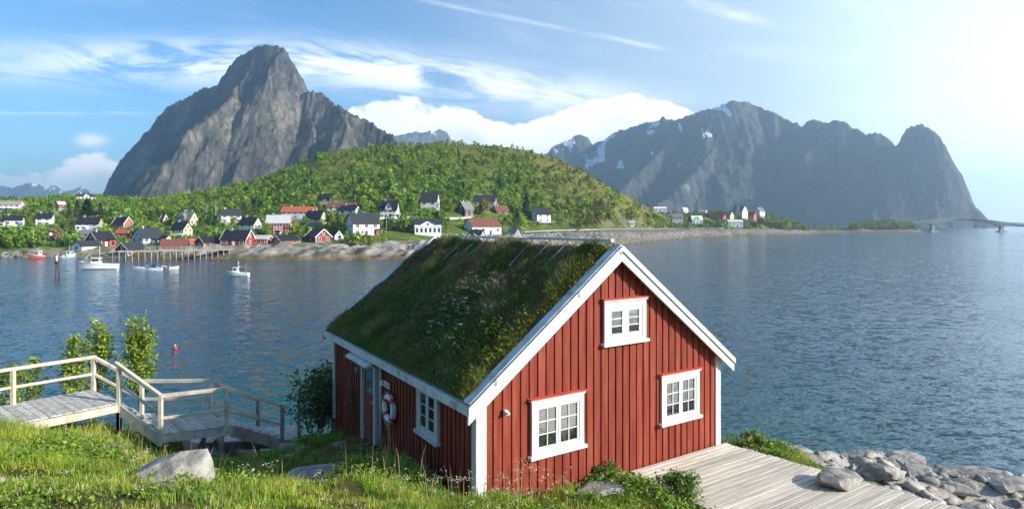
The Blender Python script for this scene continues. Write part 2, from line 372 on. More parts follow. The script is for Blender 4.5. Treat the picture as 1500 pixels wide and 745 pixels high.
def rock_mat(name, c_dark, c_mid, c_light, green, snow=None, gslope=.62):
    m = bpy.data.materials.new(name); m.use_nodes = True; nt = m.node_tree; nt.nodes.clear(); g = NG(nt)
    out = nt.nodes.new('ShaderNodeOutputMaterial'); b = nt.nodes.new('ShaderNodeBsdfPrincipled'); nt.links.new(b.outputs[0], out.inputs[0])
    b.inputs['Roughness'].default_value = .9; b.inputs['Specular IOR Level'].default_value = .15
    geo = nt.nodes.new('ShaderNodeNewGeometry'); sp = nt.nodes.new('ShaderNodeSeparateXYZ'); nt.links.new(geo.outputs['Position'], sp.inputs[0])
    x, y, z = sp.outputs; sn = nt.nodes.new('ShaderNodeSeparateXYZ'); nt.links.new(geo.outputs['Normal'], sn.inputs[0])
    va = g.xyz(g.m('MULTIPLY', x, .012), g.m('MULTIPLY', y, .012), g.m('MULTIPLY', z, .005))
    n1 = g.noise(va, 1.0, 10, .62, .6); n2 = g.noise(va, 7.0, 8, .65); n3 = g.noise(va, .35, 5, .6)
    cr = nt.nodes.new('ShaderNodeValToRGB'); e = cr.color_ramp.elements; e.new(.5)
    for i, (p, c) in enumerate(((.36, c_dark), (.5, c_mid), (.66, c_light))): e[i].position = p; e[i].color = (*c, 1)
    nt.links.new(g.m('MULTIPLY_ADD', n2, .45, g.m('MULTIPLY', n1, .55)), cr.inputs[0])
    up = sn.outputs[2]
    gm = g.m('MULTIPLY', g.ss(g.m('MULTIPLY_ADD', g.m('SUBTRACT', n1, .5), .8, up), gslope - .1, gslope + .12), g.ss(g.m('MULTIPLY_ADD', n3, 1.0, g.m('MULTIPLY', n2, .6)), .62, .95))
    c = g.mix(gm, cr.outputs[0], green)
    if snow:
        sx0, sx1, sz0 = snow
        vs = g.xyz(g.m('MULTIPLY', g.m('MULTIPLY_ADD', z, .35, x), .016), g.m('MULTIPLY', y, .009), g.m('MULTIPLY', z, .006))
        ns = g.noise(vs, .8, 5, .5, .3)
        hh = g.m('MULTIPLY', g.ss(z, sz0, sz0 + 330), .16)
        sm = g.ss(g.m('ADD', ns, g.m('ADD', hh, g.m('MULTIPLY', g.ss(x, sx0, sx1, True), .12))), .75, .78)
        sm = g.m('MULTIPLY', sm, g.ss(z, sz0 - 120, sz0 + 60))
        c = g.mix(sm, c, (.85, .87, .9))
    # fracture lines and ledges
    n5 = nt.nodes.new('ShaderNodeTexNoise'); nt.links.new(va, n5.inputs['Vector']); n5.inputs['Scale'].default_value = 2.2; n5.inputs['Detail'].default_value = 6
    vw = nt.nodes.new('ShaderNodeVectorMath'); vw.operation = 'MULTIPLY_ADD'; nt.links.new(n5.outputs['Color'], vw.inputs[0]); vw.inputs[1].default_value = (1.1, 1.1, 1.1); nt.links.new(g.xyz(g.m('MULTIPLY', x, .018), g.m('MULTIPLY', y, .018), g.m('MULTIPLY', z, .009)), vw.inputs[2])
    vo = nt.nodes.new('ShaderNodeTexVoronoi'); vo.feature = 'DISTANCE_TO_EDGE'; nt.links.new(vw.outputs[0], vo.inputs['Vector']); vo.inputs['Scale'].default_value = 1.5
    crack = g.ss(vo.outputs['Distance'], .0, .07)
    c = g.mix(g.m('MULTIPLY_ADD', crack, .6, .4), g.mix(1.0, c, (.42, .42, .43), 'MULTIPLY'), c)
    nt.links.new(c, b.inputs['Base Color'])
    n6 = nt.nodes.new('ShaderNodeTexNoise'); nt.links.new(va, n6.inputs['Vector']); n6.inputs['Scale'].default_value = 5.5; n6.inputs['Detail'].default_value = 6; n6.inputs['Roughness'].default_value = .7
    vn = nt.nodes.new('ShaderNodeVectorMath'); vn.operation = 'SUBTRACT'; nt.links.new(n6.outputs['Color'], vn.inputs[0]); vn.inputs[1].default_value = (.5, .5, .5)
    vs2 = nt.nodes.new('ShaderNodeVectorMath'); vs2.operation = 'MULTIPLY_ADD'; nt.links.new(vn.outputs[0], vs2.inputs[0]); vs2.inputs[1].default_value = (1.3, 1.3, 1.0); nt.links.new(geo.outputs['Normal'], vs2.inputs[2])
    vnn = nt.nodes.new('ShaderNodeVectorMath'); vnn.operation = 'NORMALIZE'; nt.links.new(vs2.outputs[0], vnn.inputs[0])
    bp = nt.nodes.new('ShaderNodeBump'); nt.links.new(vnn.outputs[0], bp.inputs['Normal']); bp.inputs['Distance'].default_value = 14; bp.inputs['Strength'].default_value = .8
    nt.links.new(g.m('ADD', n1, g.m('MULTIPLY', n2, .5)), bp.inputs['Height']); nt.links.new(bp.outputs[0], b.inputs['Normal'])
    return m

M_mtn = rock_mat('mountain_rock', (.03, .03, .031), (.088, .082, .074), (.27, .235, .19), (.07, .07, .022), gslope=.58)
M_far = rock_mat('far_mountain_rock', (.05, .055, .06), (.085, .085, .085), (.13, .125, .12), (.07, .085, .03), snow=(400, 1000, 220))
M_snowy = rock_mat('snowy_rock', (.09, .09, .10), (.14, .14, .14), (.2, .19, .18), (.07, .085, .03), snow=(-3000, -2900, 600))

LM = [
 ([(60, 335, 2020), (152, 290, 1873), (160, 268, 1860), (172, 245, 1841), (186, 221, 1818), (205, 204, 1788), (225, 182, 1756), (246, 160, 1722), (270, 146, 1684), (300, 131, 1636), (318, 128, 1607), (324, 117, 1598), (333, 105, 1583), (350, 88, 1556), (364, 77, 1534), (378, 70, 1511), (392, 67, 1493), (405, 69, 1481), (413, 72, 1473), (418, 83, 1469), (428, 100, 1459), (437, 122, 1451), (442, 148, 1445), (446, 141, 1445), (455, 137, 1434), (467, 136, 1423), (478, 143, 1412), (490, 152, 1400), (505, 160, 1386), (520, 168, 1372), (535, 178, 1358), (552, 188, 1341), (570, 200, 1324), (586, 212, 1309), (640, 250, 1258), (720, 310, 1182), (760, 335, 1144)], 2.2, 2.3),
 ([(411, 72, 1480), (402, 92, 1445), (392, 115, 1415), (384, 140, 1385), (381, 160, 1370)], 2.0, 1.7),
 ([(350, 118, 1510), (352, 128, 1470), (345, 137, 1430), (352, 150, 1405), (370, 165, 1390), (395, 195, 1370), (420, 225, 1350), (440, 260, 1325)], 1.6, 1.5),
 ([(345, 137, 1400), (325, 157, 1360), (312, 170, 1335), (303, 190, 1315), (293, 212, 1295), (282, 235, 1275), (268, 268, 1240), (258, 300, 1210)], 1.9, 1.15),
 ([(445, 156, 1445), (452, 172, 1400), (458, 190, 1365), (462, 215, 1335), (470, 245, 1300), (480, 275, 1260)], 1.9, 1.8),
 ([(500, 158, 1385), (504, 180, 1335), (500, 205, 1295), (495, 235, 1255)], 2.2, 1.5),
]
mountain('mountain', LM, -1560, 60, 1080, 2060, 2.7, M_mtn, 12, 60, 17, 60, 15, 26, 100)
RM = [
 ([(760, 260, 4700), (800, 226, 4600), (812, 214, 4600), (826, 209, 4600), (838, 203, 4600), (850, 198, 4600), (862, 203, 4600), (872, 214, 4600), (880, 209, 4500), (890, 204, 4400), (905, 193, 4300), (920, 190, 4250), (935, 185, 4200), (952, 180, 4150), (962, 178, 4100), (972, 173, 4050), (985, 175, 4000), (1000, 172, 3950), (1020, 166, 3900), (1035, 160, 3880), (1045, 158, 3850), (1058, 153, 3830), (1072, 150, 3800), (1085, 149, 3800), (1098, 151, 3780), (1110, 158, 3760), (1130, 165, 3700), (1150, 176, 3650), (1175, 186, 3550), (1186, 180, 3500), (1193, 177, 3480), (1200, 179, 3460), (1208, 181, 3440), (1218, 178, 3420), (1236, 180, 3380), (1250, 186, 3340), (1262, 190, 3300), (1268, 198, 3280), (1282, 194, 3240), (1295, 203, 3200), (1302, 210, 3180), (1309, 217, 3160), (1318, 230, 3140)], 1.9, 1.5),
 ([(1300, 235, 3170), (1309, 218, 3160), (1318, 201, 3140), (1326, 190, 3120), (1334, 183, 3100), (1342, 181, 3080), (1352, 183, 3050), (1364, 190, 3020), (1374, 199, 3000), (1381, 212, 2980), (1388, 232, 2960), (1396, 256, 2930), (1406, 278, 2900), (1416, 292, 2880), (1432, 306, 2850), (1448, 318, 2820), (1470, 330, 2800)], 3.2, 2.7),
 ([(1085, 151, 3800), (1060, 197, 3700), (1025, 243, 3590), (985, 285, 3480), (960, 305, 3400)], 1.5, 1.5),
 ([(1000, 173, 3950), (970, 215, 3850), (930, 258, 3750), (900, 290, 3650)], 1.8, 1.5),
]
KR = .66
RM = [([(p[0], p[1], p[2] * KR) for p in pts], sl, sr) for pts, sl, sr in RM]
mountain('mountain', RM, -100, 1960, 1560, 3300, 5.6, M_far, 14, 120, 26, 120, 16, 60, 200)
MM = [([(520, 260, 5600), (560, 215, 5600), (580, 198, 5600), (600, 193, 5600), (620, 194, 5600), (640, 190, 5600), (652, 192, 5600), (658, 210, 5600), (690, 260, 5600)], 1.4, 1.4)]
mountain('mountain', MM, -1800, -200, 5100, 5900, 14, M_snowy, 60, 300, 30, 300, 30, 120, 300)
FM = [([(-260, 300, 6000), (-100, 268, 6000), (-40, 275, 6000), (0, 270, 6000), (20, 276, 6000), (50, 267, 6000), (62, 270, 6000), (72, 279, 6000), (85, 270, 6000), (92, 280, 6000), (112, 276, 6000), (124, 272, 6000), (134, 279, 6000), (150, 300, 6000), (200, 330, 6000)], 1.0, 1.0)]
mountain('mountain', FM, -7200, -3500, 5600, 6400, 20, M_far, 60, 300, 22, 260, 22, 120, 400)
# low skerries on the horizon at the right
EM = [([(1440, 327.3, 6500), (1470, 325, 6500), (1500, 326, 6500), (1560, 322, 6500), (1640, 324, 6500), (1760, 328, 6500)], .5, .5)]
mountain('hills', EM, 4700, 7600, 6250, 6750, 22, M_far, 40, 300, 4, 200, 4, 100, 500)

# ------------------------------------------------------------------ water
m = bpy.data.materials.new('sea_water'); m.use_nodes = True; nt = m.node_tree; nt.nodes.clear(); g = NG(nt)
out = nt.nodes.new('ShaderNodeOutputMaterial'); b = nt.nodes.new('ShaderNodeBsdfPrincipled'); nt.links.new(b.outputs[0], out.inputs[0])
b.inputs['IOR'].default_value = 1.33; b.inputs['Roughness'].default_value = .09
geo = nt.nodes.new('ShaderNodeNewGeometry'); sp = nt.nodes.new('ShaderNodeSeparateXYZ'); nt.links.new(geo.outputs['Position'], sp.inputs[0])
x, y, z = sp.outputs
n0 = g.noise(g.xyz(g.m('MULTIPLY', x, .03), g.m('MULTIPLY', y, .05)), 1.0, 4, .5, .4)
shal = g.m('MULTIPLY', g.ss(g.m('POWER', g.m('ADD', g.m('POWER', g.m('ADD', x, 4.0), 2.0), g.m('POWER', g.m('SUBTRACT', y, 24.0), 2.0)), .5), 9, 42, True), g.m('MULTIPLY_ADD', n0, .8, .5))
c = g.mix(n0, (.0025, .038, .072), (.005, .056, .098))
c = g.mix(shal, c, (.008, .070, .066))
nt.links.new(c, b.inputs['Base Color'])
wv = g.xyz(g.m('MULTIPLY_ADD', y, .3, x), g.m('MULTIPLY_ADD', x, -.3, g.m('MULTIPLY', y, 1.7)))
def wave(scale, detail, k):
    n = nt.nodes.new('ShaderNodeTexNoise'); nt.links.new(wv, n.inputs['Vector']); n.inputs['Scale'].default_value = scale; n.inputs['Detail'].default_value = detail; n.inputs['Roughness'].default_value = .6; n.inputs['Distortion'].default_value = .5
    v = nt.nodes.new('ShaderNodeVectorMath'); v.operation = 'SUBTRACT'; nt.links.new(n.outputs['Color'], v.inputs[0]); v.inputs[1].default_value = (.5, .5, .5)
    w = nt.nodes.new('ShaderNodeVectorMath'); w.operation = 'MULTIPLY'; nt.links.new(v.outputs[0], w.inputs[0]); w.inputs[1].default_value = (k * .8, k, 0); return w.outputs[0]
gn = g.noise(g.xyz(g.m('MULTIPLY', x, .016), g.m('MULTIPLY', y, .03)), 1.0, 4, .55, .6)
gust = g.ss(gn, .25, .7)
va = nt.nodes.new('ShaderNodeVectorMath'); va.operation = 'ADD'; nt.links.new(wave(.7, 3, .9), va.inputs[0]); nt.links.new(wave(2.6, 3, .95), va.inputs[1])
vb = nt.nodes.new('ShaderNodeVectorMath'); vb.operation = 'SCALE'; nt.links.new(va.outputs[0], vb.inputs[0]); nt.links.new(g.m('MULTIPLY_ADD', gust, .55, .55), vb.inputs['Scale'])
vc = nt.nodes.new('ShaderNodeVectorMath'); vc.operation = 'ADD'; nt.links.new(vb.outputs[0], vc.inputs[0]); vc.inputs[1].default_value = (0, 0, 1)
vd = nt.nodes.new('ShaderNodeVectorMath'); vd.operation = 'NORMALIZE'; nt.links.new(vc.outputs[0], vd.inputs[0]); nt.links.new(vd.outputs[0], b.inputs['Normal'])
M_water = m
mb = MB(); mb.add([(-7250, -300, 0), (7650, -300, 0), (7650, 6950, 0), (-7250, 6950, 0)], [(0, 1, 2, 3)])
tag(mb.build('sea', M_water), kind='structure')

# ------------------------------------------------------------------ air
HAZE = True
if HAZE:
    m = bpy.data.materials.new('haze_air'); m.use_nodes = True; nt = m.node_tree; nt.nodes.clear()
    out = nt.nodes.new('ShaderNodeOutputMaterial'); pv = nt.nodes.new('ShaderNodeVolumePrincipled'); nt.links.new(pv.outputs[0], out.inputs['Volume'])
    pv.inputs['Color'].default_value = (.66, .84, 1, 1); pv.inputs['Density'].default_value = .0002; pv.inputs['Anisotropy'].default_value = .6
    mb = MB(); mb.box(-7300, 7700, -350, 7000, -12, 535)
    tag(mb.build('haze', m), kind='stuff')
# ------------------------------------------------------------------ village materials
def paint(name, c, v=.12):
    return pmat(name, [tuple(x * (1 - v) for x in c), tuple(min(1, x * (1 + v)) for x in c)], 1.2, .6, stretch=(1, 1, .3))
V = {
 'white': paint('white_paint', (.72, .72, .70), .06), 'offwhite': paint('offwhite_paint', (.62, .60, .55)), 'cream': paint('cream_paint', (.60, .50, .32)),
 'grey': paint('grey_paint', (.33, .35, .37)), 'bluegrey': paint('bluegrey_paint', (.42, .48, .55)), 'red': paint('red_paint', (.30, .035, .025), .25), 'darkred': paint('dark_red_paint', (.17, .022, .02), .25),
 'brown': paint('brown_paint', (.055, .035, .03)), 'palered': paint('faded_red_paint', (.42, .09, .06), .2), 'orange': paint('orange_paint', (.45, .12, .05), .2), 'yellow': paint('yellow_paint', (.55, .40, .12)),
 'slate': pmat('slate_roof', [(.022, .024, .028), (.05, .052, .058)], 2, .65), 'black': pmat('black_roof', [(.012, .013, .016), (.028, .03, .034)], 2, .6),
 'tile': pmat('brown_tile_roof', [(.13, .055, .04), (.21, .09, .06)], 2, .8), 'redtile': pmat('red_tile_roof', [(.36, .085, .045), (.48, .13, .07)], 2, .75), 'paleroof': pmat('pale_roof', [(.42, .40, .40), (.58, .56, .55)], 2, .6),
 'tan': pmat('tan_roof', [(.25, .21, .17), (.36, .31, .25)], 2, .8), 'greyroof': pmat('grey_roof', [(.14, .145, .15), (.22, .225, .23)], 2, .7), 'brownred': pmat('rusty_roof', [(.16, .05, .04), (.22, .08, .06)], 2, .8),
 'stone': pmat('foundation_stone', [(.2, .19, .18), (.36, .34, .31)], 3, .9), 'glass': pmat('window_glass', [(.015, .02, .026), (.04, .05, .06)], 3, .06, spec=.6), 'wood': pmat('grey_timber', [(.26, .23, .19), (.42, .38, .33)], 3, .85, stretch=(1, 1, .2)),
 'metal': pmat('galvanised_metal', [(.38, .39, .4), (.5, .5, .5)], 3, .4, metallic=.6), 'orangered': paint('float_red', (.55, .05, .035)), 'boatred': paint('boat_red', (.42, .09, .07)), 'blue': paint('car_blue', (.02, .06, .2)), 'tyre': pmat('tyre_rubber', [(.015, .015, .015)], 3, .8),
}
HOUSES = []     # (x0, x1, ybase, ridge, distance) used to keep trees off the house fronts

def wall_pts(L, Wd, h, rise):
    return None

def house(name, label, cat, x0, x1, yb, yr, yaw, wall, roof, wl=.55, ratio=.7, rows=1, n=3, gn=2, trim='white', chim=1, found=.5, dormer=False, annex=None, porch=None, door=True, group=None, Y=None, gable=None, hip=False, barge=False):
    pc = (x0 + x1) / 2; az = math.atan((pc - 750) / F)
    Yd = Y or far_ground(pc, yb)
    c = at(pc, yb, Yd)
    psi = R(yaw); w = (x1 - x0) * Yd / F * math.cos(az) ** .35
    L = w / (abs(math.cos(psi)) + ratio * abs(math.sin(psi))); Wd = ratio * L
    H = (yb - yr) * Yd / F
    h = H * wl; rise = H - h
    dep = (abs(L * math.sin(psi)) + Wd * abs(math.cos(psi))) * .5
    c = c + Vector((math.sin(az), math.cos(az), 0)) * dep * .8       # the visible base is the near side
    HOUSES.append((x0, x1, yb, yr, Yd))
    t = empty(name, c, psi - az, label, cat, group)
    hl, hw = L / 2, Wd / 2
    # walls with gables: one closed shell
    mb = MB(); prof = [(-hw, 0), (hw, 0), (hw, h), (0, h + rise - .12), (-hw, h)]
    if hip: mb.box(-hl, hl, -hw, hw, 0, h)
    else: mb.prism([(-hl, y, z) for y, z in prof], (L, 0, 0))
    mb.build('wall', V[wall], t)
    if gable:
        for sx in (-1, 1):
            mg = MB(); mg.prism([(sx * (hl + .02), -hw * .98, h - .1), (sx * (hl + .02), hw * .98, h - .1), (sx * (hl + .02), 0, h + rise - .16)], (sx * .05, 0, 0)); mg.build('gable_panel', V[gable], t)
    mb = MB(); mb.box(-hl + .05, hl - .05, -hw + .05, hw - .05, -2.2, .0); mb.box(-hl - .04, hl + .04, -hw - .04, hw + .04, -2.2, min(found, .3 * h) - .1 if found else -.05); mb.build('foundation', V['stone'], t)
    # roof slabs
    ov = .35; sl = rise / hw; mb = MB(); th = .18
    if hip:
        a = hl + ov; b_ = hw + ov; zr = h + rise; k = max(hl - hw, .3)
        vs = [(-a, -b_, h), (a, -b_, h), (a, b_, h), (-a, b_, h), (-k, 0, zr), (k, 0, zr)]
        mb.add(vs, [(0, 1, 5, 4), (1, 2, 5), (2, 3, 4, 5), (3, 0, 4), (3, 2, 1, 0)])
    else:
        for s in (-1, 1):
            e = s * (hw + ov); ze = h - sl * ov
            mb.hexa([(-hl - ov, e, ze), (hl + ov, e, ze), (hl + ov, 0, h + rise), (-hl - ov, 0, h + rise)] + [(-hl - ov, e, ze + th), (hl + ov, e, ze + th), (hl + ov, 0, h + rise + th), (-hl - ov, 0, h + rise + th)])
    rf = mb.build('roof', V[roof], t)
    for k in range(chim):
        mb = MB(); x = (-.25 if k == 0 else .3) * L; mb.box(x - .35, x + .35, -.3, .3, h + rise * .6, h + rise + .75); mb.box(x - .42, x + .42, -.37, .37, h + rise + .75, h + rise + .86)
        mb.build('chimney', V['stone' if k else 'grey'], rf)
    if barge and not hip:
        for sx in (-1, 1):
            for s in (-1, 1):
                mb = MB(); x = sx * (hl + ov + .03); mb.bar((x, s * (hw + ov), h - sl * ov + .06), (x, 0, h + rise + .08), .06, .34); mb.build('bargeboard', V['white'], t)
        for sx in (-1, 1):
            mb = MB(); mb.box(sx * (hl + .02) - .09, sx * (hl + .02) + .09, -hw - .06, -hw + .1, .1, h - .05); mb.build('corner_board', V['white'], t)
    def window(px_, py_, pz, ax, ww, hh):       # ax 'y-': on the long front; 'x+'/'x-': on a gable
        fr, gl = MB(), MB(); f = .11
        def bx(m, u0, u1, z0, z1, d0, d1):
            if ax == 'y-': m.box(px_ + u0, px_ + u1, py_ - d1, py_ - d0, pz + z0, pz + z1)
            else:
                s = 1 if ax == 'x+' else -1
                a, b = px_ + s * d0, px_ + s * d1; m.box(min(a, b), max(a, b), py_ + u0, py_ + u1, pz + z0, pz + z1)
        a, b = ww / 2, hh / 2
        bx(fr, -a - f, -a, -b - f, b + f, .01, .09); bx(fr, a, a + f, -b - f, b + f, .01, .09)
        bx(fr, -a, a, b, b + f, .01, .09); bx(fr, -a, a, -b - f, -b, .01, .12); bx(fr, -.04, .04, -b, b, .012, .08)
        o = fr.build('window', V[trim], t); bx(gl, -a, a, -b, b, .005, .05); gl.build('pane', V['glass'], o)
    sh = h / rows
    for r in range(rows):
        zc = r * sh + min(.58 * sh, sh - .75) + (.12 if found else 0)
        hh = min(1.25, sh * .48); ww = min(1.25, L / (n + 1) * .62) if n else 1
        for i in range(n):
            x = -hl + L * (i + .5 + .0) / n
            if door and r == 0 and i == n // 2 and n > 2:
                d = MB(); d.box(x - .5, x + .5, -hw - .07, -hw - .01, .15, min(2.15, h * .85)); do = d.build('door', V['brown' if wall in ('white', 'cream', 'offwhite') else 'white'], t)
                hd = MB(); hd.box(x + .33, x + .42, -hw - .14, -hw - .07, 1.0, 1.08); hd.build('handle', V['metal'], do)
            else: window(x, -hw, zc, 'y-', ww, hh)
    side = -1 if yaw > 0 else 1
    if abs(yaw) > 4:
        for r in range(rows):
            zc = r * sh + min(.58 * sh, sh - .75) + (.12 if found else 0); hh = min(1.25, sh * .48); ww = min(1.1, Wd / (gn + 1) * .6)
            for i in range(gn): window(side * hl, -hw + Wd * (i + .5) / gn, zc, 'x+' if side > 0 else 'x-', ww, hh)
        if rise > 1.9 and not hip: window(side * (hl + (.08 if gable else 0)), 0, h + rise * .32, 'x+' if side > 0 else 'x-', .8, min(1.0, rise * .33))
    if dormer:
        dw = dormer * L / 2; dh = rise * .78; mb = MB()
        mb.prism([(-dw, -hw - .25, h * .96), (dw, -hw - .25, h * .96), (dw, -hw - .25, h + .25 * rise), (0, -hw - .25, h + dh), (-dw, -hw - .25, h + .25 * rise)], (0, hw, 0)); mb.build('dormer', V[wall], t)
        mb = MB()
        for s in (-1, 1):
            z0, z1 = h + .25 * rise - .2, h + dh + .06
            mb.hexa([(s * (dw + .3), -hw - .6, z0), (0, -hw - .6, z1), (0, -.1, z1), (s * (dw + .3), -.1, z0)] + [(s * (dw + .3), -hw - .6, z0 + .14), (0, -hw - .6, z1 + .14), (0, -.1, z1 + .14), (s * (dw + .3), -.1, z0 + .14)])
        mb.build('dormer_roof', V[roof], t)
        window(0, -hw - .25, h + .28 * rise, 'y-', min(.9, dw), rise * .3)
    if annex:      # (x0 frac, x1 frac, height frac, depth frac, wall, roof)
        a0, a1, ah, ad, aw, ar = annex; xa, xb = a0 * L, a1 * L; ya = -hw - ad * Wd; z = ah * h; mb = MB()
        mb.box(xa, xb, ya, -hw + .02, -1.5, z); an = mb.build('annex', V[aw], t)
        mb = MB(); mb.hexa([(xa - .2, ya - .2, z), (xb + .2, ya - .2, z), (xb + .2, -hw, z + .5), (xa - .2, -hw, z + .5)] + [(xa - .2, ya - .2, z + .15), (xb + .2, ya - .2, z + .15), (xb + .2, -hw, z + .65), (xa - .2, -hw, z + .65)]); mb.build('annex_roof', V[ar], an)
        mb = MB(); k = max(1, int((xb - xa) / 1.6))
        for i in range(k):
            xm = xa + (xb - xa) * (i + .5) / k; mb.box(xm - .45, xm + .45, ya - .03, ya - .005, z * .35, z * .85)
        mb.build('annex_glazing', V['glass'], an)
    if porch:      # balcony / terrace with railing: (x0, x1, z frac, depth m, material)
        a0, a1, zf, dd, pm = porch; xa, xb = a0 * L, a1 * L; z = zf * h; mb = MB()
        mb.box(xa, xb, -hw - dd, -hw - .01, z - .2, z); p = mb.build('balcony', V[pm], t)
        mb = MB()
        for zz in (.5, .95): mb.box(xa, xb, -hw - dd, -hw - dd + .07, z + zz - .05, z + zz + .05)
        mb.box(xa, xa + .07, -hw - dd, -hw, z + .9, z + 1.0); mb.box(xb - .07, xb, -hw - dd, -hw, z + .9, z + 1.0)
        k = max(2, int((xb - xa) / .5))
        for i in range(k + 1): xm = xa + (xb - xa) * i / k; mb.box(xm - .03, xm + .03, -hw - dd + .01, -hw - dd + .06, z, z + .9)
        mb.build('railing', V[pm], p)
        for xm in (xa + .15, xb - .15): mb = MB(); mb.box(xm - .08, xm + .08, -hw - dd + .05, -hw - dd + .21, -1.8, z - .2); mb.build('balcony_post', V[pm], p)
    return t

# name, label, category, x0, x1, base, ridge, yaw, wall, roof, options
house('white_house', 'long white house with tan roof and upstairs balcony, furthest up on the left slope', 'house', -14, 33, 309, 294, -25, 'white', 'tan', wl=.62, ratio=.4, rows=2, n=6, gn=1, porch=(-.3, .4, .5, 1.6, 'white'))
house('white_house', 'small white house with black roof and grey annex, lowest on the grassy left slope', 'house', 6, 34, 333, 315.5, -12, 'white', 'black', wl=.62, rows=1, n=2, annex=(-.62, -.4, .7, .2, 'offwhite', 'slate'))
house('white_house', 'two-storey white house with black roof left of the tall dark spruce', 'house', 54, 78, 330, 312, -18, 'white', 'black', wl=.6, rows=2, n=2, porch=(.1, .5, .3, 1.2, 'white'))
house('red_shed', 'small plain red outbuilding among trees below the ridge of the left slope', 'shed', 83, 95, 305.5, 295, 25, 'red', 'paleroof', wl=.66, n=1, gn=1, chim=0, rows=1)
house('white_villa', 'big white villa with dark roof and wide terrace topping the left slope', 'house', 112, 139, 293, 282.5, 8, 'white', 'slate', wl=.45, rows=1, n=5, dormer=.3, porch=(-.95, .7, .0, 3.0, 'white'), hip=True)
house('dark_roofed_house', 'low house with black roof and white window bays beside dark spruces', 'house', 114, 150, 337, 318, -22, 'bluegrey', 'black', wl=.5, rows=2, n=3, gable='yellow', gn=1, annex=(-.5, .0, .55, .15, 'white', 'white'))
house('white_garage', 'pale garage with grey roof behind the red boathouse', 'garage', 118, 140, 347.5, 337, -28, 'white', 'greyroof', wl=.5, n=1, gn=0, chim=0, door=False)
house('stone_garage', 'grey garage with flat dark roof under the bare shrubs', 'garage', 68, 87, 347, 336, 14, 'offwhite', 'slate', wl=.7, n=1, gn=0, chim=0, door=False)
house('red_house', 'red house with black roof and white gable trim in the trees', 'house', 166, 193, 336.5, 318, -50, 'palered', 'black', wl=.5, rows=1, n=2, barge=True)
house('pink_shed', 'tiny faded red shed with pale gable beside the white house with grey roof', 'shed', 170, 192, 347.5, 336, -35, 'palered', 'redtile', wl=.55, n=2, gn=0, chim=0, gable='white')
house('red_boathouse', 'red boathouse with black roof and white doors above the small boats', 'boathouse', 128, 167, 363, 339, 40, 'red', 'black', wl=.5, n=3, gn=2, barge=True, annex=(.1, .5, .9, .12, 'palered', 'black'))
house('white_boathouse', 'low white boathouse with dark roof at the head of the harbour', 'boathouse', 107, 146, 368.5, 353, 38, 'white', 'slate', wl=.55, n=0, gn=1, chim=0)
house('white_house', 'white house with broad dark grey roof behind the red pier shed', 'house', 195, 238, 357, 334, 38, 'bluegrey', 'slate', wl=.42, n=3, gn=2, annex=(-.1, .5, .55, .25, 'white', 'slate'))
house('pier_shed', 'dark red gabled shed at the end of the long pier', 'boathouse', 172, 213, 374, 356, 42, 'darkred', 'slate', wl=.5, n=2, gn=1, chim=0, barge=True)
house('red_cabin', 'tiny orange-red cabin alone in the bushes of the slope', 'cabin', 235, 245, 328, 315, -60, 'orange', 'redtile', wl=.5, n=0, gn=1, chim=0, barge=True)
house('white_garage', 'plain white gable-fronted garage next to the grey-roofed white house', 'garage', 233, 253, 357.5, 344.5, -62, 'white', 'slate', wl=.55, n=0, gn=0, chim=0)
house('cream_house', 'cream two-storey house with black roof above the rusty-roofed boathouses', 'house', 252, 281, 347.5, 325, -48, 'cream', 'black', wl=.55, rows=2, n=2, gn=2, annex=(-.45, .5, .28, .2, 'white', 'white'))
house('grey_house', 'grey-roofed house with pale yellow gables on the slope above the cream house', 'house', 260, 290, 331, 310, -45, 'cream', 'greyroof', wl=.45, rows=1, n=2, gn=2, chim=2, dormer=.3)
house('white_house', 'white house with dark roof half hidden by two round birches', 'house', 321, 353, 326, 306, 12, 'white', 'slate', wl=.55, rows=2, n=3, gn=1)
house('white_house', 'white house with black roof and gable facing right, behind the big red rorbu', 'house', 350, 383, 338.5, 318, -38, 'white', 'black', wl=.5, rows=2, n=2, gn=2)
house('long_boathouse', 'long low boathouse with rusty red roof behind the pier', 'boathouse', 238, 275, 366, 350.5, -8, 'darkred', 'brownred', wl=.45, ratio=.45, n=0, chim=0, door=False)
house('boathouse', 'small boathouse with orange roof between two red boathouses', 'boathouse', 273, 290, 362, 350, 10, 'bluegrey', 'redtile', wl=.45, n=1, chim=0, door=False)
house('red_boathouse', 'faded red boathouse with black roof and dark gable on the pier', 'boathouse', 287, 331, 363.5, 347, 30, 'palered', 'black', wl=.52, n=3, gn=1, chim=0, barge=True, gable='darkred')
house('red_rorbu', 'largest dark red cabin with black roof and white-edged gable on the shore rock', 'cabin', 325, 372, 362.5, 337.5, -28, 'red', 'black', wl=.5, n=3, gn=1, chim=1, barge=True)
house('red_annex', 'low red annex with white roof edge beside the largest red cabin', 'cabin', 367, 398, 359.5, 345, -25, 'palered', 'paleroof', wl=.68, n=2, gn=1, chim=0, barge=True)
house('red_boathouse', 'red boathouse with black roof and white-framed gable on the bare rock', 'boathouse', 399, 439, 358.5, 345.5, 32, 'palered', 'black', wl=.52, n=2, gn=1, chim=0, barge=True)
house('red_house', 'tall red two-storey house with pale roof and white balconies', 'house', 391, 427, 345.5, 315, -8, 'red', 'paleroof', wl=.64, rows=2, n=4, gn=1, porch=(-.18, .2, .48, 1.2, 'white'), chim=1)
house('long_house', 'long pale house with bright red roof under the wooded hill', 'house', 413, 465, 321, 302.5, -15, 'bluegrey', 'redtile', wl=.6, ratio=.35, rows=2, n=6, gn=1, gable='white')
house('dark_roofed_house', 'house with steep black roof and cream gable hidden behind a yellow-green tree', 'house', 447, 479, 327, 308.5, -35, 'cream', 'black', wl=.4, rows=1, n=2, gn=1)
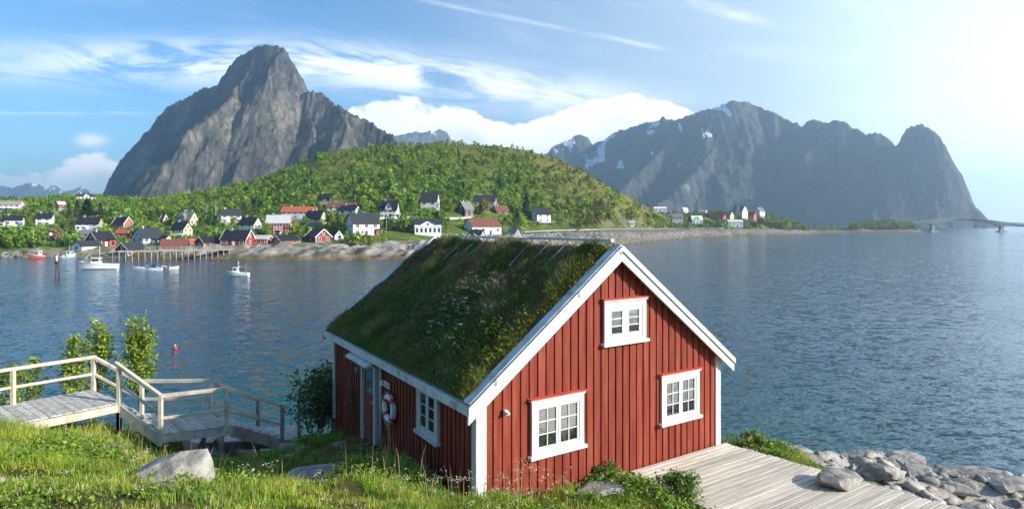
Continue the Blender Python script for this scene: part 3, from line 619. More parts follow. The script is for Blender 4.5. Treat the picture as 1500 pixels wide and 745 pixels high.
house('white_house', 'long white house with brownish red roof and white end gable below the wood', 'house', 480, 523, 310, 296, -14, 'white', 'tile', wl=.5, ratio=.4, rows=1, n=4, gn=1, gable='white')
house('white_house', 'white house with black roof just below the brown-roofed long house', 'house', 496, 529, 315, 300.5, -30, 'white', 'black', wl=.5, rows=1, n=2, gn=1)
house('dark_cabin', 'black-roofed dark cabin alone at the edge of the hillside wood', 'cabin', 467, 486, 296, 283.5, -15, 'brown', 'black', wl=.5, n=1, gn=1, chim=1)
house('white_house', 'broad white house with dark grey roof and glazed left side above the pale shore rock', 'house', 506, 556, 346, 312, 22, 'white', 'slate', wl=.56, rows=2, n=3, gn=2, ratio=.75, annex=(.35, .6, .45, .1, 'palered', 'slate'))
house('red_rorbu', 'small red gabled cabin with white trim at the water-side rock edge', 'cabin', 447, 485, 355, 336, -64, 'red', 'slate', wl=.45, n=1, gn=2, chim=0, barge=True)
house('grey_shed', 'pale grey shed with slate roof right of the small red gabled cabin', 'shed', 480, 503, 352, 336.5, -60, 'offwhite', 'slate', wl=.5, n=0, gn=1, chim=0)
house('white_villa', 'white villa with dark blue-black roof and central front gable by the white fence', 'house', 557, 585, 320, 293.5, -14, 'white', 'black', wl=.5, rows=2, n=4, gn=1, dormer=.36, annex=(.36, .78, .45, .05, 'white', 'white'))
house('white_house', 'white sun-room house with low grey roof and many front windows near the blue car', 'house', 605, 646, 344.5, 320.5, 6, 'white', 'slate', wl=.55, rows=1, n=0, gn=0, ratio=.7, dormer=.55, annex=(-.5, .5, .95, .08, 'white', 'white'), chim=0, door=False)
house('tall_white_house', 'tall white house with big dark roof standing highest under the hill', 'house', 616, 644, 311, 280.5, -14, 'white', 'slate', wl=.55, rows=2, n=2, gn=2)
house('dark_brown_house', 'dark brown house with white windows and grey roof above the brown-roofed long house', 'house', 669, 694, 317, 295.5, 45, 'brown', 'greyroof', wl=.52, rows=2, n=2, gn=1, barge=False, ratio=.9, chim=2)
house('grey_house', 'wide grey-blue house with dark roof behind the orange-leaved bush', 'house', 693, 728, 304.5, 285.5, -8, 'grey', 'slate', wl=.52, rows=1, n=4, gn=1, chim=2)
house('red_roofed_house', 'low cottage with brownish red roof at the foot of the hillside wood', 'cottage', 720, 746, 315, 301, 30, 'darkred', 'tile', wl=.45, n=2, gn=1)
house('long_white_house', 'long white house with brown tiled roof and plain left gable, nearest the riprap', 'house', 678, 735, 344.5, 319.5, 28, 'white', 'tile', wl=.52, rows=1, n=4, gn=0, ratio=.62, chim=0)
house('grey_shed', 'small dark grey shed standing before the long white house', 'shed', 687, 710, 350.5, 336.5, -25, 'grey', 'slate', wl=.55, n=0, gn=1, chim=0)
house('weathered_shed', 'weathered grey gabled shed at the foot of the pointed conifer', 'shed', 741, 764, 350, 334, -50, 'wood', 'greyroof', wl=.45, n=0, gn=1, chim=0)
house('white_house', 'white house with black roof alone on a stone terrace at the right of the village', 'house', 776, 807, 326.5, 304, 38, 'white', 'black', wl=.58, rows=2, n=2, gn=2, chim=0, porch=(-.9, .62, .0, 2.4, 'stone'))
house('roadside_booth', 'small white booth beside the shore road below the hill', 'booth', 922, 929, 333.5, 324, 10, 'white', 'white', wl=.9, n=1, gn=0, chim=0)
house('white_hall', 'long flat white hall at the foot of the hill behind the far houses', 'hall', 957, 976, 310, 303, 10, 'white', 'white', wl=.7, ratio=.4, n=3, chim=0, found=0, Y=640)
house('blue_grey_house', 'pale blue-grey house on the far shore nearest the hill foot', 'house', 983, 1000, 329.5, 313, 10, 'bluegrey', 'greyroof', wl=.7, rows=2, n=3)
house('white_house', 'small white house with little front gable right of the blue-grey far house', 'house', 1011, 1029, 328.5, 316, 18, 'white', 'white', wl=.55, n=3, dormer=.35)
house('white_cottage', 'tiny white gabled cottage in the trees behind the far shore houses', 'cottage', 998, 1008, 312, 304, 40, 'white', 'white', wl=.5, n=1, gn=1, chim=0, Y=650)
house('red_brown_house', 'long reddish-brown house with low roof on the far shore', 'house', 1031, 1063, 324, 312, -18, 'palered', 'tile', wl=.5, ratio=.45, n=5, gn=1)
house('beige_house', 'beige house with pale roof left of the tall white far house', 'house', 1058, 1075, 322, 309.5, -35, 'cream', 'tan', wl=.55, n=2)
house('tall_white_house', 'tall white house with twin roof points on the far headland', 'house', 1074, 1095, 320, 301, -40, 'white', 'greyroof', wl=.58, rows=2, n=2, gn=2, dormer=.4)
house('white_boathouse', 'flat white waterside house with a red end on the far shore', 'house', 1064, 1088, 332.5, 322, 12, 'white', 'white', wl=.75, n=4, gable='red', found=0)
house('red_brown_house', 'reddish-brown house between the two white houses of the far headland', 'house', 1090, 1108, 322, 310, -25, 'palered', 'tile', wl=.55, n=2)
house('white_house', 'white gabled house furthest right on the far headland', 'house', 1106, 1120, 317, 304, 55, 'white', 'greyroof', wl=.6, rows=2, n=1, gn=2)
house('white_cottage', 'tiny pale cottage above the reddish-brown far house', 'cottage', 1025, 1036, 313, 307.5, -20, 'white', 'paleroof', wl=.6, n=2, chim=0, Y=640)
house('white_hut', 'tiny white hut at the waterline of the bridge island', 'hut', 1234, 1243, 335.5, 330, 10, 'white', 'greyroof', wl=.6, n=1, chim=0, found=0, Y=830)

# ------------------------------------------------------------------ harbour
def boat(name, label, px0, px1, pyw, yaw, hull, band, cabin, deckc, mast=0, Hh=1.1, ratio=.34, group=None, rig=True):
    pc = (px0 + px1) / 2; Yd = CAMH * F / (pyw - 328); az = math.atan((pc - 750) / F)
    L = (px1 - px0) * Yd / F / max(.45, abs(math.cos(R(yaw)))) ; Bm = L * ratio / 2
    t = empty(name, (at(pc, 328, Yd).x, Yd, 0), R(yaw) - az, label, 'boat', group)
    ns = 12; vs = []; fs = []
    for i in range(ns):
        s = i / (ns - 1); x = -L / 2 + L * s
        b = Bm * (1 - max(0, (s - .45) / .55) ** 2.2) * (.86 + .14 * min(1, s / .3)); b = max(b, .02)
        zs = Hh * (.8 + .55 * s * s); k = -.35 + .28 * s ** 3
        vs += [(x, 0, k), (x, b * .62, -.12), (x, b * .92, .22), (x + .12 * s * L * .3 * s, b, zs), (x + .12 * s * L * .3 * s, b - .07, zs), (x, b - .09, zs * .72), (x, 0, zs * .72)]
    for i in range(ns - 1):
        for j in range(6):
            a = i * 7 + j; fs.append((a, a + 7, a + 8, a + 1))
    tr = [0, 1, 2, 3, 4, 5, 6]; fs.append(tuple(reversed(tr)))
    n = len(vs); vs2 = [(x, -y, z) for x, y, z in vs]
    mb = MB(); mb.add(vs, fs, 0, False); mb.add(vs2, [tuple(reversed(f)) for f in fs], 0, False); mb.build('hull', V[hull], t)
    mb = MB()
    for sg in (1, -1):
        for i in range(ns - 1):
            a, b = Vector(vs[i * 7 + 3]), Vector(vs[(i + 1) * 7 + 3]); a.y *= sg; b.y *= sg
            mb.bar(a - Vector((0, 0, .08)), b - Vector((0, 0, .08)), .09, .14)
    mb.build('rubbing_strake', V[band], t)
    if cabin:
        x0, x1, ch = cabin; mb = MB(); z0 = Hh * .7; b = Bm * .62
        mb.hexa([(x0 * L, -b, z0), (x1 * L, -b * .8, z0), (x1 * L, b * .8, z0), (x0 * L, b, z0), (x0 * L + .05, -b * .9, z0 + ch), (x1 * L - .35, -b * .7, z0 + ch), (x1 * L - .35, b * .7, z0 + ch), (x0 * L + .05, b * .9, z0 + ch)])
        mb.box(x0 * L - .1, x1 * L - .2, -b * .98, b * .98, z0 + ch, z0 + ch + .1); c = mb.build('wheelhouse', V[deckc], t)
        mb = MB(); zz = z0 + ch * .72
        for sg in (-1, 1): mb.box(x0 * L + .25, x1 * L - .55, sg * b * .93 - .03, sg * b * .93 + .03, zz - ch * .16, zz + ch * .16)
        mb.box(x1 * L - .42, x1 * L - .18, -b * .6, b * .6, zz - ch * .15, zz + ch * .13); mb.box(x0 * L - .03, x0 * L + .02, -b * .5, b * .5, zz - ch * .16, zz + ch * .16); mb.build('window', V['glass'], c)
    for k in range(mast):
        x = (-.02, -.36, .25)[k] * L; hgt = (3.2, 2.5, 2.2)[k] * L / 6
        mb = MB(); mb.tube([(x, 0, Hh * .7), (x, 0, Hh + hgt)], [.06, .035], 6)
        if rig: mb.bar((x, 0, Hh + hgt * .55), (x - .25 * L, 0, Hh + hgt * .38), .05, .05); mb.bar((x, -.4, Hh + hgt * .8), (x, .4, Hh + hgt * .8), .04, .04)
        mb.build('mast', V['wood' if k else 'white'], t)
    return t
boat('fishing_boat', 'white fishing boat with forward wheelhouse and square stern, biggest in the harbour', 122, 168, 394, 164, 'white', 'bluegrey', (-.05, .22, 1.7), 'white', mast=2, Hh=1.5, ratio=.36)
boat('motorboat', 'small white cabin boat moored by the white boathouse', 96, 109, 378, 62, 'bluegrey', 'white', (-.15, .25, 1.3), 'white', mast=1, Hh=1.2)
boat('red_fishing_boat', 'red-hulled fishing boat with tall mast moored at the rocky left shore', 46, 64, 379, 175, 'boatred', 'white', (-.3, .0, 1.6), 'white', mast=2, Hh=1.3)
boat('fishing_boat', 'lone small white fishing boat with mast anchored off the rocks', 334, 363, 404, 160, 'white', 'offwhite', (-.02, .28, 1.15), 'white', mast=2, Hh=.85, ratio=.4)
boat('rowing_boat', 'open pale grey rowing boat moored beside the pier', 197, 213, 394, 172, 'bluegrey', 'offwhite', None, 'white', Hh=.55)
boat('speedboat', 'white speedboat with dark blue windscreen beside the pier', 215, 236, 395.5, 168, 'white', 'blue', (-.1, .2, .7), 'blue', Hh=.8, ratio=.4)
boat('dinghy', 'white open dinghy moored near the pier piles, left of another dinghy', 237, 250, 393, 150, 'white', 'wood', None, 'white', Hh=.55)
boat('dinghy', 'white dinghy with outboard under the pier, right of another dinghy', 248, 261, 393.5, 20, 'offwhite', 'wood', (-.48, -.4, .5), 'grey', Hh=.55)

# long pier on piles
Yp = 184.0
pa, pb = at(172, 374, 178), at(338, 361, 192); pz = 3.1
t = empty('pier', ((pa.x + pb.x) / 2, (pa.y + pb.y) / 2, 0), math.atan2(pb.y - pa.y, pb.x - pa.x), 'long timber pier on thin piles along the harbour shore', 'pier')
PL = math.hypot(pb.x - pa.x, pb.y - pa.y); mb = MB()
mb.box(-PL / 2, PL / 2, -1.6, 2.2, pz - .35, pz); mb.build('pier_deck', V['wood'], t)
mb = MB()
for z in (.5, 1.0): mb.box(-PL / 2 + 7, PL / 2, -1.55, -1.45, pz + z - .06, pz + z + .06)
for i in range(18): x = -PL / 2 + 7 + (PL - 7) * i / 17; mb.box(x - .06, x + .06, -1.56, -1.44, pz, pz + 1)
mb.build('railing', V['wood'], t)
for i in range(19):
    mb = MB(); x = -PL / 2 + .5 + (PL - 1) * i / 18
    mb.tube([(x, -1.4, -1.5), (x + .05, -1.4, pz - .35)], .13, 6); mb.build('pile', V['wood'], t)
    if i % 2 == 0: mb = MB(); mb.tube([(x + .3, 1.7, -1.5), (x + .3, 1.7, pz - .35)], .13, 6); mb.build('pile', V['wood'], t)
# mooring dolphin with a light
Yd = CAMH * F / (407 - 328.0); c = at(83, 407, Yd)
t = empty('mooring_dolphin', (c.x, c.y, 0), 0, 'three-legged timber mooring mark with small white light standing in the harbour', 'navigation mark')
for a in (0, 2.1, 4.2):
    mb = MB(); mb.tube([(math.cos(a + .6) * .55, math.sin(a + .6) * .55, -2), (math.cos(a + .6) * .14, math.sin(a + .6) * .14, 3.3)], [.14, .11], 7); mb.build('leg', V['brown'], t)
mb = MB(); mb.tube([(0, 0, 2.9), (0, 0, 3.45)], .36, 8); mb.build('cap', V['brown'], t)
mb = MB(); mb.tube([(0, 0, 3.45), (0, 0, 4.1)], .16, 8); mb.tube([(0, 0, 4.1), (0, 0, 4.35), (0, 0, 4.55)], [.24, .22, .05], 8); mb.build('lantern', V['white'], t)
# red float
c = at(256.5, 511, CAMH * F / (511 - 328.0))
t = empty('mooring_buoy', (c.x, c.y, 0), 0, 'round red mooring buoy floating alone in the near water', 'buoy')
me = bpy.data.meshes.new('buoy_ball'); bm = bmesh.new(); bmesh.ops.create_uvsphere(bm, u_segments=18, v_segments=12, radius=.2); bm.to_mesh(me); bm.free()
me.polygons.foreach_set('use_smooth', [True] * len(me.polygons)); o = link('float', me, V['orangered'], t); o.location = (0, 0, .1)
mb = MB(); mb.tube([(.0, 0, .28), (0, 0, .38)], [.06, .05], 8); mb.tube([(-.06, 0, .38), (-.04, 0, .45), (.04, 0, .45), (.06, 0, .38)], .015, 6); mb.build('lifting_eye', V['white'], t)

# blue car on the village road
Yd = far_ground(581, 337); c = at(581, 336.6, Yd)
t = empty('parked_car', c, R(-8) - math.atan((581 - 750) / F) , 'dark blue car parked between the white villa and the sun-room house', 'car')
mb = MB(); prof = [(-2.2, .35), (2.2, .35), (2.25, .75), (1.3, .95), (.7, 1.45), (-1.2, 1.5), (-1.9, 1.0), (-2.25, .95)]
mb.prism([(x, -.85, z) for x, z in prof], (0, 1.7, 0)); mb.build('body', V['blue'], t, bevel=.06)
mb = MB()
for y in (-.86, .845): mb.prism([(x, y, z) for x, z in [(1.1, .98), (.65, 1.38), (-1.1, 1.42), (-1.6, 1.02)]], (0, .015, 0))
mb.build('window', V['glass'], t)
for x in (-1.4, 1.4):
    for y in (-.86, .66): mb = MB(); mb.tube([(x, y, .33), (x, y + .2, .33)], .33, 12); w = mb.build('wheel', V['tyre'], t)
for y in (-.6, .6): mb = MB(); mb.box(2.2, 2.28, y - .15, y + .15, .62, .76); mb.build('headlight', V['metal'], t)

# utility poles
def pole(px, pyb, pyt, label, Y=None, arm=True):
    Yd = Y or far_ground(px, pyb); c = at(px, pyb, Yd); h = (pyb - pyt) * Yd / F
    t = empty('utility_pole', c, 0, label, 'utility pole', 'utility poles in the village')
    mb = MB(); mb.tube([(0, 0, -1), (0, 0, h)], [.15, .1], 6); mb.build('pole', V['wood'], t)
    if arm:
        mb = MB(); mb.box(-.7, .7, -.06, .06, h - .5, h - .36); [mb.box(x - .05, x + .05, -.05, .05, h - .36, h - .2) for x in (-.6, 0, .6)]; mb.build('crossarm', V['wood'], t)
pole(80, 333, 306, 'thin pole right of the two-storey white house on the left slope')
pole(29, 304, 288, 'thin pole at the gable of the long white house on the left')
pole(194, 347, 327, 'thin pole left of the white house with grey roof')
pole(303, 322, 300, 'left one of the twin poles on the slope beside the grey-roofed house')
pole(316, 328, 298, 'right one of the twin poles on the slope, the taller of the two')
pole(489, 314, 299, 'pole in front of the brown-roofed long house', arm=False)
pole(520.5, 299, 287, 'pole at the right end of the brown-roofed long house', arm=False)
pole(566, 342, 305, 'tall pole standing before the white villa with the front gable')
pole(592, 292, 274, 'lone pole on the wooded hillside left of the tall white house')
pole(619.5, 318, 300, 'short pole at the left corner of the tall white house')
pole(662, 307, 290, 'pole between the tall white house and the dark brown house', arm=False)
pole(826, 331, 316, 'thin pole beside the road right of the stone-terraced house', arm=False)
pole(49, 362, 338, 'short pole on the bank above the red fishing boat', arm=False)

# fences, road and guardrail
def rail_fence(name, label, pts, h, mat_, step, rails=(.5, .95), cat='fence', w=.07, pw=.1):
    t = empty(name, pts[0], 0, label, cat); o = Vector(pts[0]); mb = MB()
    for a, b in zip(pts[:-1], pts[1:]):
        for r in rails: mb.bar(Vector(a) - o + Vector((0, 0, h * r)), Vector(b) - o + Vector((0, 0, h * r)), w, w * 2)
    mb.build('rail', mat_, t)
    for a, b in zip(pts[:-1], pts[1:]):
        a, b = Vector(a), Vector(b); k = max(1, int((b - a).length / step))
        for i in range(k): p = a.lerp(b, i / k) - o; m2 = MB(); m2.box(p.x - pw / 2, p.x + pw / 2, p.y - pw / 2, p.y + pw / 2, p.z - .6, p.z + h); m2.build('post', mat_, t)
    return t
def G(px, py): return at(px, py, far_ground(px, py))
rail_fence('white_fence', 'white board fence in front of the white villa with the front gable', [G(556, 321.5), G(580, 321), G(614, 320.5)], 1.0, V['white'], 4, (.3, .6, .9), w=.14)
rail_fence('white_fence', 'white fence below the tall white and dark brown houses', [G(640, 322), G(668, 321.5), G(690, 321)], 1.0, V['white'], 4, (.3, .6, .9), w=.14)
rail_fence('garden_wall', 'low white wall under the small white house on the left slope', [G(-30, 336.5), G(0, 336), G(48, 336)], .8, V['offwhite'], 5, (.35, .85), cat='wall', w=.2)
def road_strip(pts, wd, dz, name, mat_):
    pts = [Vector(p) for p in pts]; vs = []; n = len(pts)
    for i, p in enumerate(pts):
        d = (pts[min(i + 1, n - 1)] - pts[max(i - 1, 0)]); d.z = 0; d.normalize(); s = Vector((d.y, -d.x, 0)) * wd / 2
        vs += [p - s + Vector((0, 0, dz)), p + s + Vector((0, 0, dz)), p - s + Vector((0, 0, -2.5)), p + s + Vector((0, 0, -2.5))]
    fs = []
    for i in range(n - 1):
        a = i * 4; fs += [(a, a + 1, a + 5, a + 4), (a + 1, a + 3, a + 7, a + 5), (a + 2, a, a + 4, a + 6)]
    mb = MB(); mb.add(vs, fs); return tag(mb.build(name, mat_), kind='structure')
def along(pxa, pxb, n, off):
    out_ = []
    for px in np.linspace(pxa, pxb, n):
        Yw, bh, bw, Yt, zt = [float(a) for a in far_cols(np.array(px))]; Y = Yw + bw + off
        out_.append(Vector(((px - 750) / F * Y, Y, float(far_z(np.array(px), np.array(Y))))))
    return out_
rp = along(560, 1062, 90, 4.5)
zs_ = np.convolve(np.pad([p.z for p in rp], 6, mode='edge'), np.ones(13) / 13, 'valid')
for p, z in zip(rp, zs_): p.z = z
M_road = pmat('road_asphalt', [(.07, .07, .07), (.11, .105, .1)], 1, .9)
road_strip(rp, 5.5, .35, 'road', M_road)
gp = along(762, 1062, 46, 1.2)
for i, p in enumerate(gp): p.z = float(np.interp(p.x / p.y, [q.x / q.y for q in rp], zs_)) + .3
rail_fence('guardrail', 'pale guardrail along the shore road above the stone bank', gp, .8, V['metal'], 8, (.75,), cat='guardrail', w=.16, pw=.14)

# stone bank (riprap) below the road
def rock_mesh(name, seed, flat=.8, sub=3, cuts=7, rough=.12):
    r = np.random.default_rng(seed); bm = bmesh.new(); bmesh.ops.create_icosphere(bm, subdivisions=sub, radius=1)
    co = np.array([v.co[:] for v in bm.verts])
    for _ in range(cuts):
        n = r.normal(size=3); n /= np.linalg.norm(n); d = r.uniform(.5, .85); k = co @ n; co = co - np.outer(np.maximum(k - d, 0), n)
    co *= (1 + rough * fbm(co[:, 0] * 2 + seed, co[:, 1] * 2 + co[:, 2] * 2.3, 4, seed))[:, None]
    co *= r.uniform(.8, 1.2, 3); co[:, 2] *= flat
    for v, c in zip(bm.verts, co): v.co = c
    me = bpy.data.meshes.new(name); bm.to_mesh(me); bm.free(); return me
def merged_rocks(name, P, S_, mat_, kinds, kind='stuff', tone=None):
    vs, fs, cs = [], [], []; off = 0
    base = []
    for k in kinds:
        me = rock_mesh('tmp', k, .6, 2, 12, .03); v = np.array([x.co[:] for x in me.vertices]); f = np.array([list(p.vertices) for p in me.polygons]); base.append((v, f)); bpy.data.meshes.remove(me)
    for i, (p, s) in enumerate(zip(P, S_)):
        v, f = base[i % len(base)]; a = rng.uniform(0, 6.28); c, s_ = math.cos(a), math.sin(a); sc = s * rng.uniform(.7, 1.3, 3)
        w = v * sc; w = np.stack([w[:, 0] * c - w[:, 1] * s_, w[:, 0] * s_ + w[:, 1] * c, w[:, 2]], 1) + p
        vs.append(w); fs.append(f + off); off += len(v); cs.append(np.tile(rng.uniform(.55, 1.25) * np.array([1, rng.uniform(.93, 1), rng.uniform(.85, .97)]), (len(v), 1)))
    me = np_mesh(name, np.concatenate(vs), np.concatenate(fs), np.concatenate(cs))
    return tag(link(name, me, mat_), kind=kind)
M_rip = pmat('bank_stone', [(.20, .185, .165), (.35, .325, .29)], 1.2, .9, .05, attr=True)
P = []; Sz = []
for _ in range(2600):
    px = rng.uniform(752, 1010); Yw, bh, bw, Yt, zt = [float(a) for a in far_cols(np.array(px))]; s = rng.uniform(-.03, .98)
    Y = Yw + bw * s; P.append(((px - 750) / F * Y, Y, float(far_z(np.array(px), np.array(Y))))); Sz.append(rng.uniform(.35, 1.0) * (1.25 if px < 860 else 1))
for _ in range(420):
    px = rng.uniform(-60, 135); Yw, bh, bw, Yt, zt = [float(a) for a in far_cols(np.array(px))]; s = rng.uniform(-.05, .35)
    Y = Yw + bw * s; P.append(((px - 750) / F * Y, Y, float(far_z(np.array(px), np.array(Y))))); Sz.append(rng.uniform(.25, .7))
for _ in range(260):
    px = rng.uniform(1000, 1190); Yw, bh, bw, Yt, zt = [float(a) for a in far_cols(np.array(px))]; s = rng.uniform(-.05, .4)
    Y = Yw + bw * s; P.append(((px - 750) / F * Y, Y, float(far_z(np.array(px), np.array(Y))))); Sz.append(rng.uniform(.4, 1.0))
merged_rocks('bank_rubble', np.array(P), Sz, M_rip, (3, 4, 5, 6))

# bridge
Yb = 830.0
t = empty('road_bridge', (at(1430, 340, Yb).x, Yb, 0), 0, 'long concrete road bridge with arched girder and two piers in the hazy distance', 'bridge')
ox = at(1430, 340, Yb).x
def bz(px, py): p = at(px, py, Yb); return (p.x - ox, p.z)
topl = [(1342, 326.5), (1369, 322.5), (1400, 320.2), (1420, 320), (1445, 322), (1470, 325), (1500, 328.5), (1560, 333), (1620, 336)]
botl = [(1342, 328.6), (1360, 327.6), (1369, 329), (1380, 327), (1400, 323), (1420, 322.4), (1445, 325), (1460, 328.5), (1470, 332), (1482, 331), (1500, 332), (1560, 336), (1620, 339)]
mb = MB(); poly = [(bz(*p)[0], 0, bz(*p)[1]) for p in topl] + [(bz(*p)[0], 0, bz(*p)[1]) for p in reversed(botl)]
vs = poly + [(x, 8, z) for x, y, z in poly]; n = len(poly); xs_ = sorted(set([p[0] for p in topl] + [p[0] for p in botl]))
mb = MB()
for a, b in zip(xs_[:-1], xs_[1:]):
    ta, tb = [np.interp(q, [p[0] for p in topl], [p[1] for p in topl]) for q in (a, b)]; ba, bb = [np.interp(q, [p[0] for p in botl], [p[1] for p in botl]) for q in (a, b)]
    (x0, zt0), (x1, zt1), (_, zb0), (_, zb1) = bz(a, ta), bz(b, tb), bz(a, ba), bz(b, bb)
    mb.hexa([(x0, 1.5, zb0), (x1, 1.5, zb1), (x1, 6.5, zb1), (x0, 6.5, zb0), (x0, 0, zt0), (x1, 0, zt1), (x1, 8, zt1), (x0, 8, zt0)])
M_conc = pmat('concrete', [(.24, .24, .235), (.34, .335, .32)], .5, .85)
mb.build('girder', M_conc, t)
mb = MB()
for a, b in zip(topl[:-1], topl[1:]):
    (x0, z0), (x1, z1) = bz(*a), bz(*b)
    for y in (.15, 7.85): mb.bar((x0, y, z0 + 1), (x1, y, z1 + 1), .1, .15); mb.bar((x0, y, z0 + .5), (x1, y, z1 + .5), .08, .1)
mb.build('railing', M_conc, t)
for px, pt in ((1369, 328), (1470, 331)):
    x, z = bz(px, pt); mb = MB(); mb.hexa([(x - 2.4, 2, 1), (x + 2.4, 2, 1), (x + 2.4, 6, 1), (x - 2.4, 6, 1), (x - 1.9, 2, z), (x + 1.9, 2, z), (x + 1.9, 6, z), (x - 1.9, 6, z)]); p = mb.build('pier_column', M_conc, t)
    mb = MB(); mb.hexa([(x - 6.5, -1, -3), (x + 6.5, -1, -3), (x + 6.5, 9, -3), (x - 6.5, 9, -3), (x - 4.8, .5, 1.6), (x + 4.8, .5, 1.6), (x + 4.8, 7.5, 1.6), (x - 4.8, 7.5, 1.6)]); mb.build('footing', M_conc, p)
# ------------------------------------------------------------------ near ground
CP = []
def cp(px, py, Y): p = at(px, py, Y); CP.append((p.x, p.y, p.z))
for a in ((0, 745, 7.0), (200, 745, 7.2), (400, 745, 7.8), (600, 745, 8.5), (700, 745, 9.4), (704, 722, 10.4), (850, 748, 10.0), (930, 716, 10.9), (1000, 752, 10.5),
          (100, 650, 12.6), (0, 640, 13), (200, 682, 11.8), (330, 724, 11.2), (430, 702, 12.6), (270, 716, 10.2), (560, 648, 14.3), (450, 645, 17), (640, 680, 12.3), (250, 700, 8.6), (480, 690, 11.0), (100, 690, 9.5),
          (900, 712, 11.6), (800, 722, 10.9), (840, 735, 10.4)): cp(*a)
CP += [(-10, 17, 4.7), (-9.0, 15.0, 4.9), (-12, 16.0, 5.4), (-8, 17.2, 3.9), (-6.5, 18.5, 3.9), (-6, 20.5, 3.6), (-13, 17.5, 5.0), (-18, 15, 6.2), (-20, 20, 3.4), (-14, 21, 2.6), (-10, 20.5, 3.4), (-10, 26, -1.0), (-20, 27, -1.2), (-2, 20.5, 3.6), (0, 26, -.8), (-6, 27, -1.2), (-4.6, 17.2, 5.1), (-2.5, 14.2, 5.75),
       (0, 14, 5.6), (2, 14, 5.55), (3, 17, 5.0), (4.6, 14.3, 5.45), (3, 12, 5.6), (5.5, 12.5, 5.5), (6.8, 10.5, 5.4), (4.5, 10.2, 5.55), (5.2, 9.0, 5.6), (3.0, 9.2, 5.95), (2, 9.8, 6.15), (7.5, 9.0, 5.4), (5.3, 14.2, 5.55), (6.5, 13.4, 5.65), (7.7, 12.2, 5.5), (8.4, 11.0, 5.3),
       (6.2, 15.2, 5.45), (8.0, 15.2, 4.95), (7.4, 17.4, 4.2), (10.5, 17.0, 4.0), (9.6, 13.6, 5.05), (11, 12.6, 5.25), (12.5, 13.8, 4.9), (10.3, 10.2, 5.2), (14, 16, 3.9), (14.5, 11, 5.2), (16, 20, 2.0), (11.0, 20.0, 3.0), (8.0, 20.0, 2.6), (12.5, 22.5, .9), (9.5, 22.5, .6), (18, 14, 4.3), (22, 18, 2.0), (24, 12, 3.5), (22, 24, -2.5), (12, 27, -2.5), (5, 25, -1.0),
       (0, 3, 8.4), (-6, 4, 8.9), (6, 4, 7.6), (-14, 8, 7.6), (-22, 8, 8.0), (14, 5, 6.6), (24, 4, 6.0), (0, -6, 9.4), (-20, -6, 9.8), (20, -6, 8), (-34, 10, 7.5), (-34, 24, -.5), (-34, -8, 9.5), (34, -8, 7), (34, 10, 3), (34, 24, -3), (0, 36, -4), (-34, 36, -4), (34, 36, -5), (-18, 33, -3), (18, 32, -4)]
CP = np.array(CP)
def _tps(r2): return r2 * np.log(r2 + 1e-9) * .5
_d = CP[:, None, :2] - CP[None, :, :2]; _K = _tps((_d ** 2).sum(-1)) + np.eye(len(CP)) * .35
_Pm = np.concatenate([np.ones((len(CP), 1)), CP[:, :2]], 1); _A = np.block([[_K, _Pm], [_Pm.T, np.zeros((3, 3))]])
_w = np.linalg.solve(_A, np.concatenate([CP[:, 2], np.zeros(3)]))
def near_base(x, y):
    x = np.asarray(x, float); y = np.asarray(y, float); z = _w[-3] + _w[-2] * x + _w[-1] * y
    for i in range(len(CP)): z = z + _w[i] * _tps((x - CP[i, 0]) ** 2 + (y - CP[i, 1]) ** 2)
    return z
CA = R(32.8); EG = Vector((math.cos(CA), math.sin(CA), 0)); ED = Vector((-math.sin(CA), math.cos(CA), 0)); P0 = Vector((-.7, 10, 0))
def cab(x, y, z=0.0): return P0 + EG * x + ED * y + Vector((0, 0, z))
def cab_inv(X, Y): dx_, dy_ = X - P0.x, Y - P0.y; return dx_ * EG.x + dy_ * EG.y, dx_ * ED.x + dy_ * ED.y
def rocky(x, y):     # bare rock on the sea side
    z = near_base(x, y); a = sstep(4.9, 3.6, z) if False else 1 - sstep(3.4, 5.0, z)
    right = sstep(6.6, 8.6, x + (y - 12) * .15)
    return np.clip(np.maximum(a, right), 0, 1)
def near_z(x, y):
    z = near_base(x, y); rk = rocky(x, y)
    lx, ly = cab_inv(x, y); lq = lx - .19 * np.clip(.15 - ly, 0, 5); flat = np.clip(sstep(-.6, .3, lx) * (1 - sstep(6.6, 7.2, lq)) * sstep(-6, -5, ly) * (1 - sstep(8.4, 9.4, ly)) * sstep(3.0, 3.8, lx + (ly > .2) * 5), 0, 1)
    z = z + (1 - flat) * (fbm(x / 1.7, y / 1.7, 4, 61) * .16 + rk * (fbm(x / 2.6, y / 2.0, 5, 62, ridged=True) * .42 + fbm(x / .8, y / .8, 3, 66) * .12))
    return np.where(flat > .5, np.minimum(z, 5.82), z)
xs = np.arange(-34, 34.01, .2); ys = np.arange(-9, 36.01, .2)
Xn, Yn = np.meshgrid(xs, ys, indexing='ij'); Zn = near_z(Xn, Yn)
rkn = np.clip(rocky(Xn, Yn) + fbm(Xn / 2, Yn / 2, 4, 71) * .5 * (rocky(Xn, Yn) > .05), 0, 1)[..., None]
n2 = fbm(Xn / .7, Yn / .7, 4, 72)[..., None]; n1 = fbm(Xn / 2.5, Yn / 2.5, 4, 73)[..., None]
soil = np.array([.085, .095, .022]) * (1 + .5 * n2) + np.array([.06, .03, .005]) * np.clip(n1 * 2, 0, 1)
stone = np.array([.36, .33, .30]) * (1 + .35 * n2)
wet = (1 - sstep(.3, 1.6, Zn))[..., None]; stone = stone * (1 - wet * .65)
me = np_mesh('near_ground', np.stack([Xn, Yn, Zn], -1).reshape(-1, 3), grid_faces(*Xn.shape), (soil * (1 - rkn) + stone * rkn).reshape(-1, 3), True)
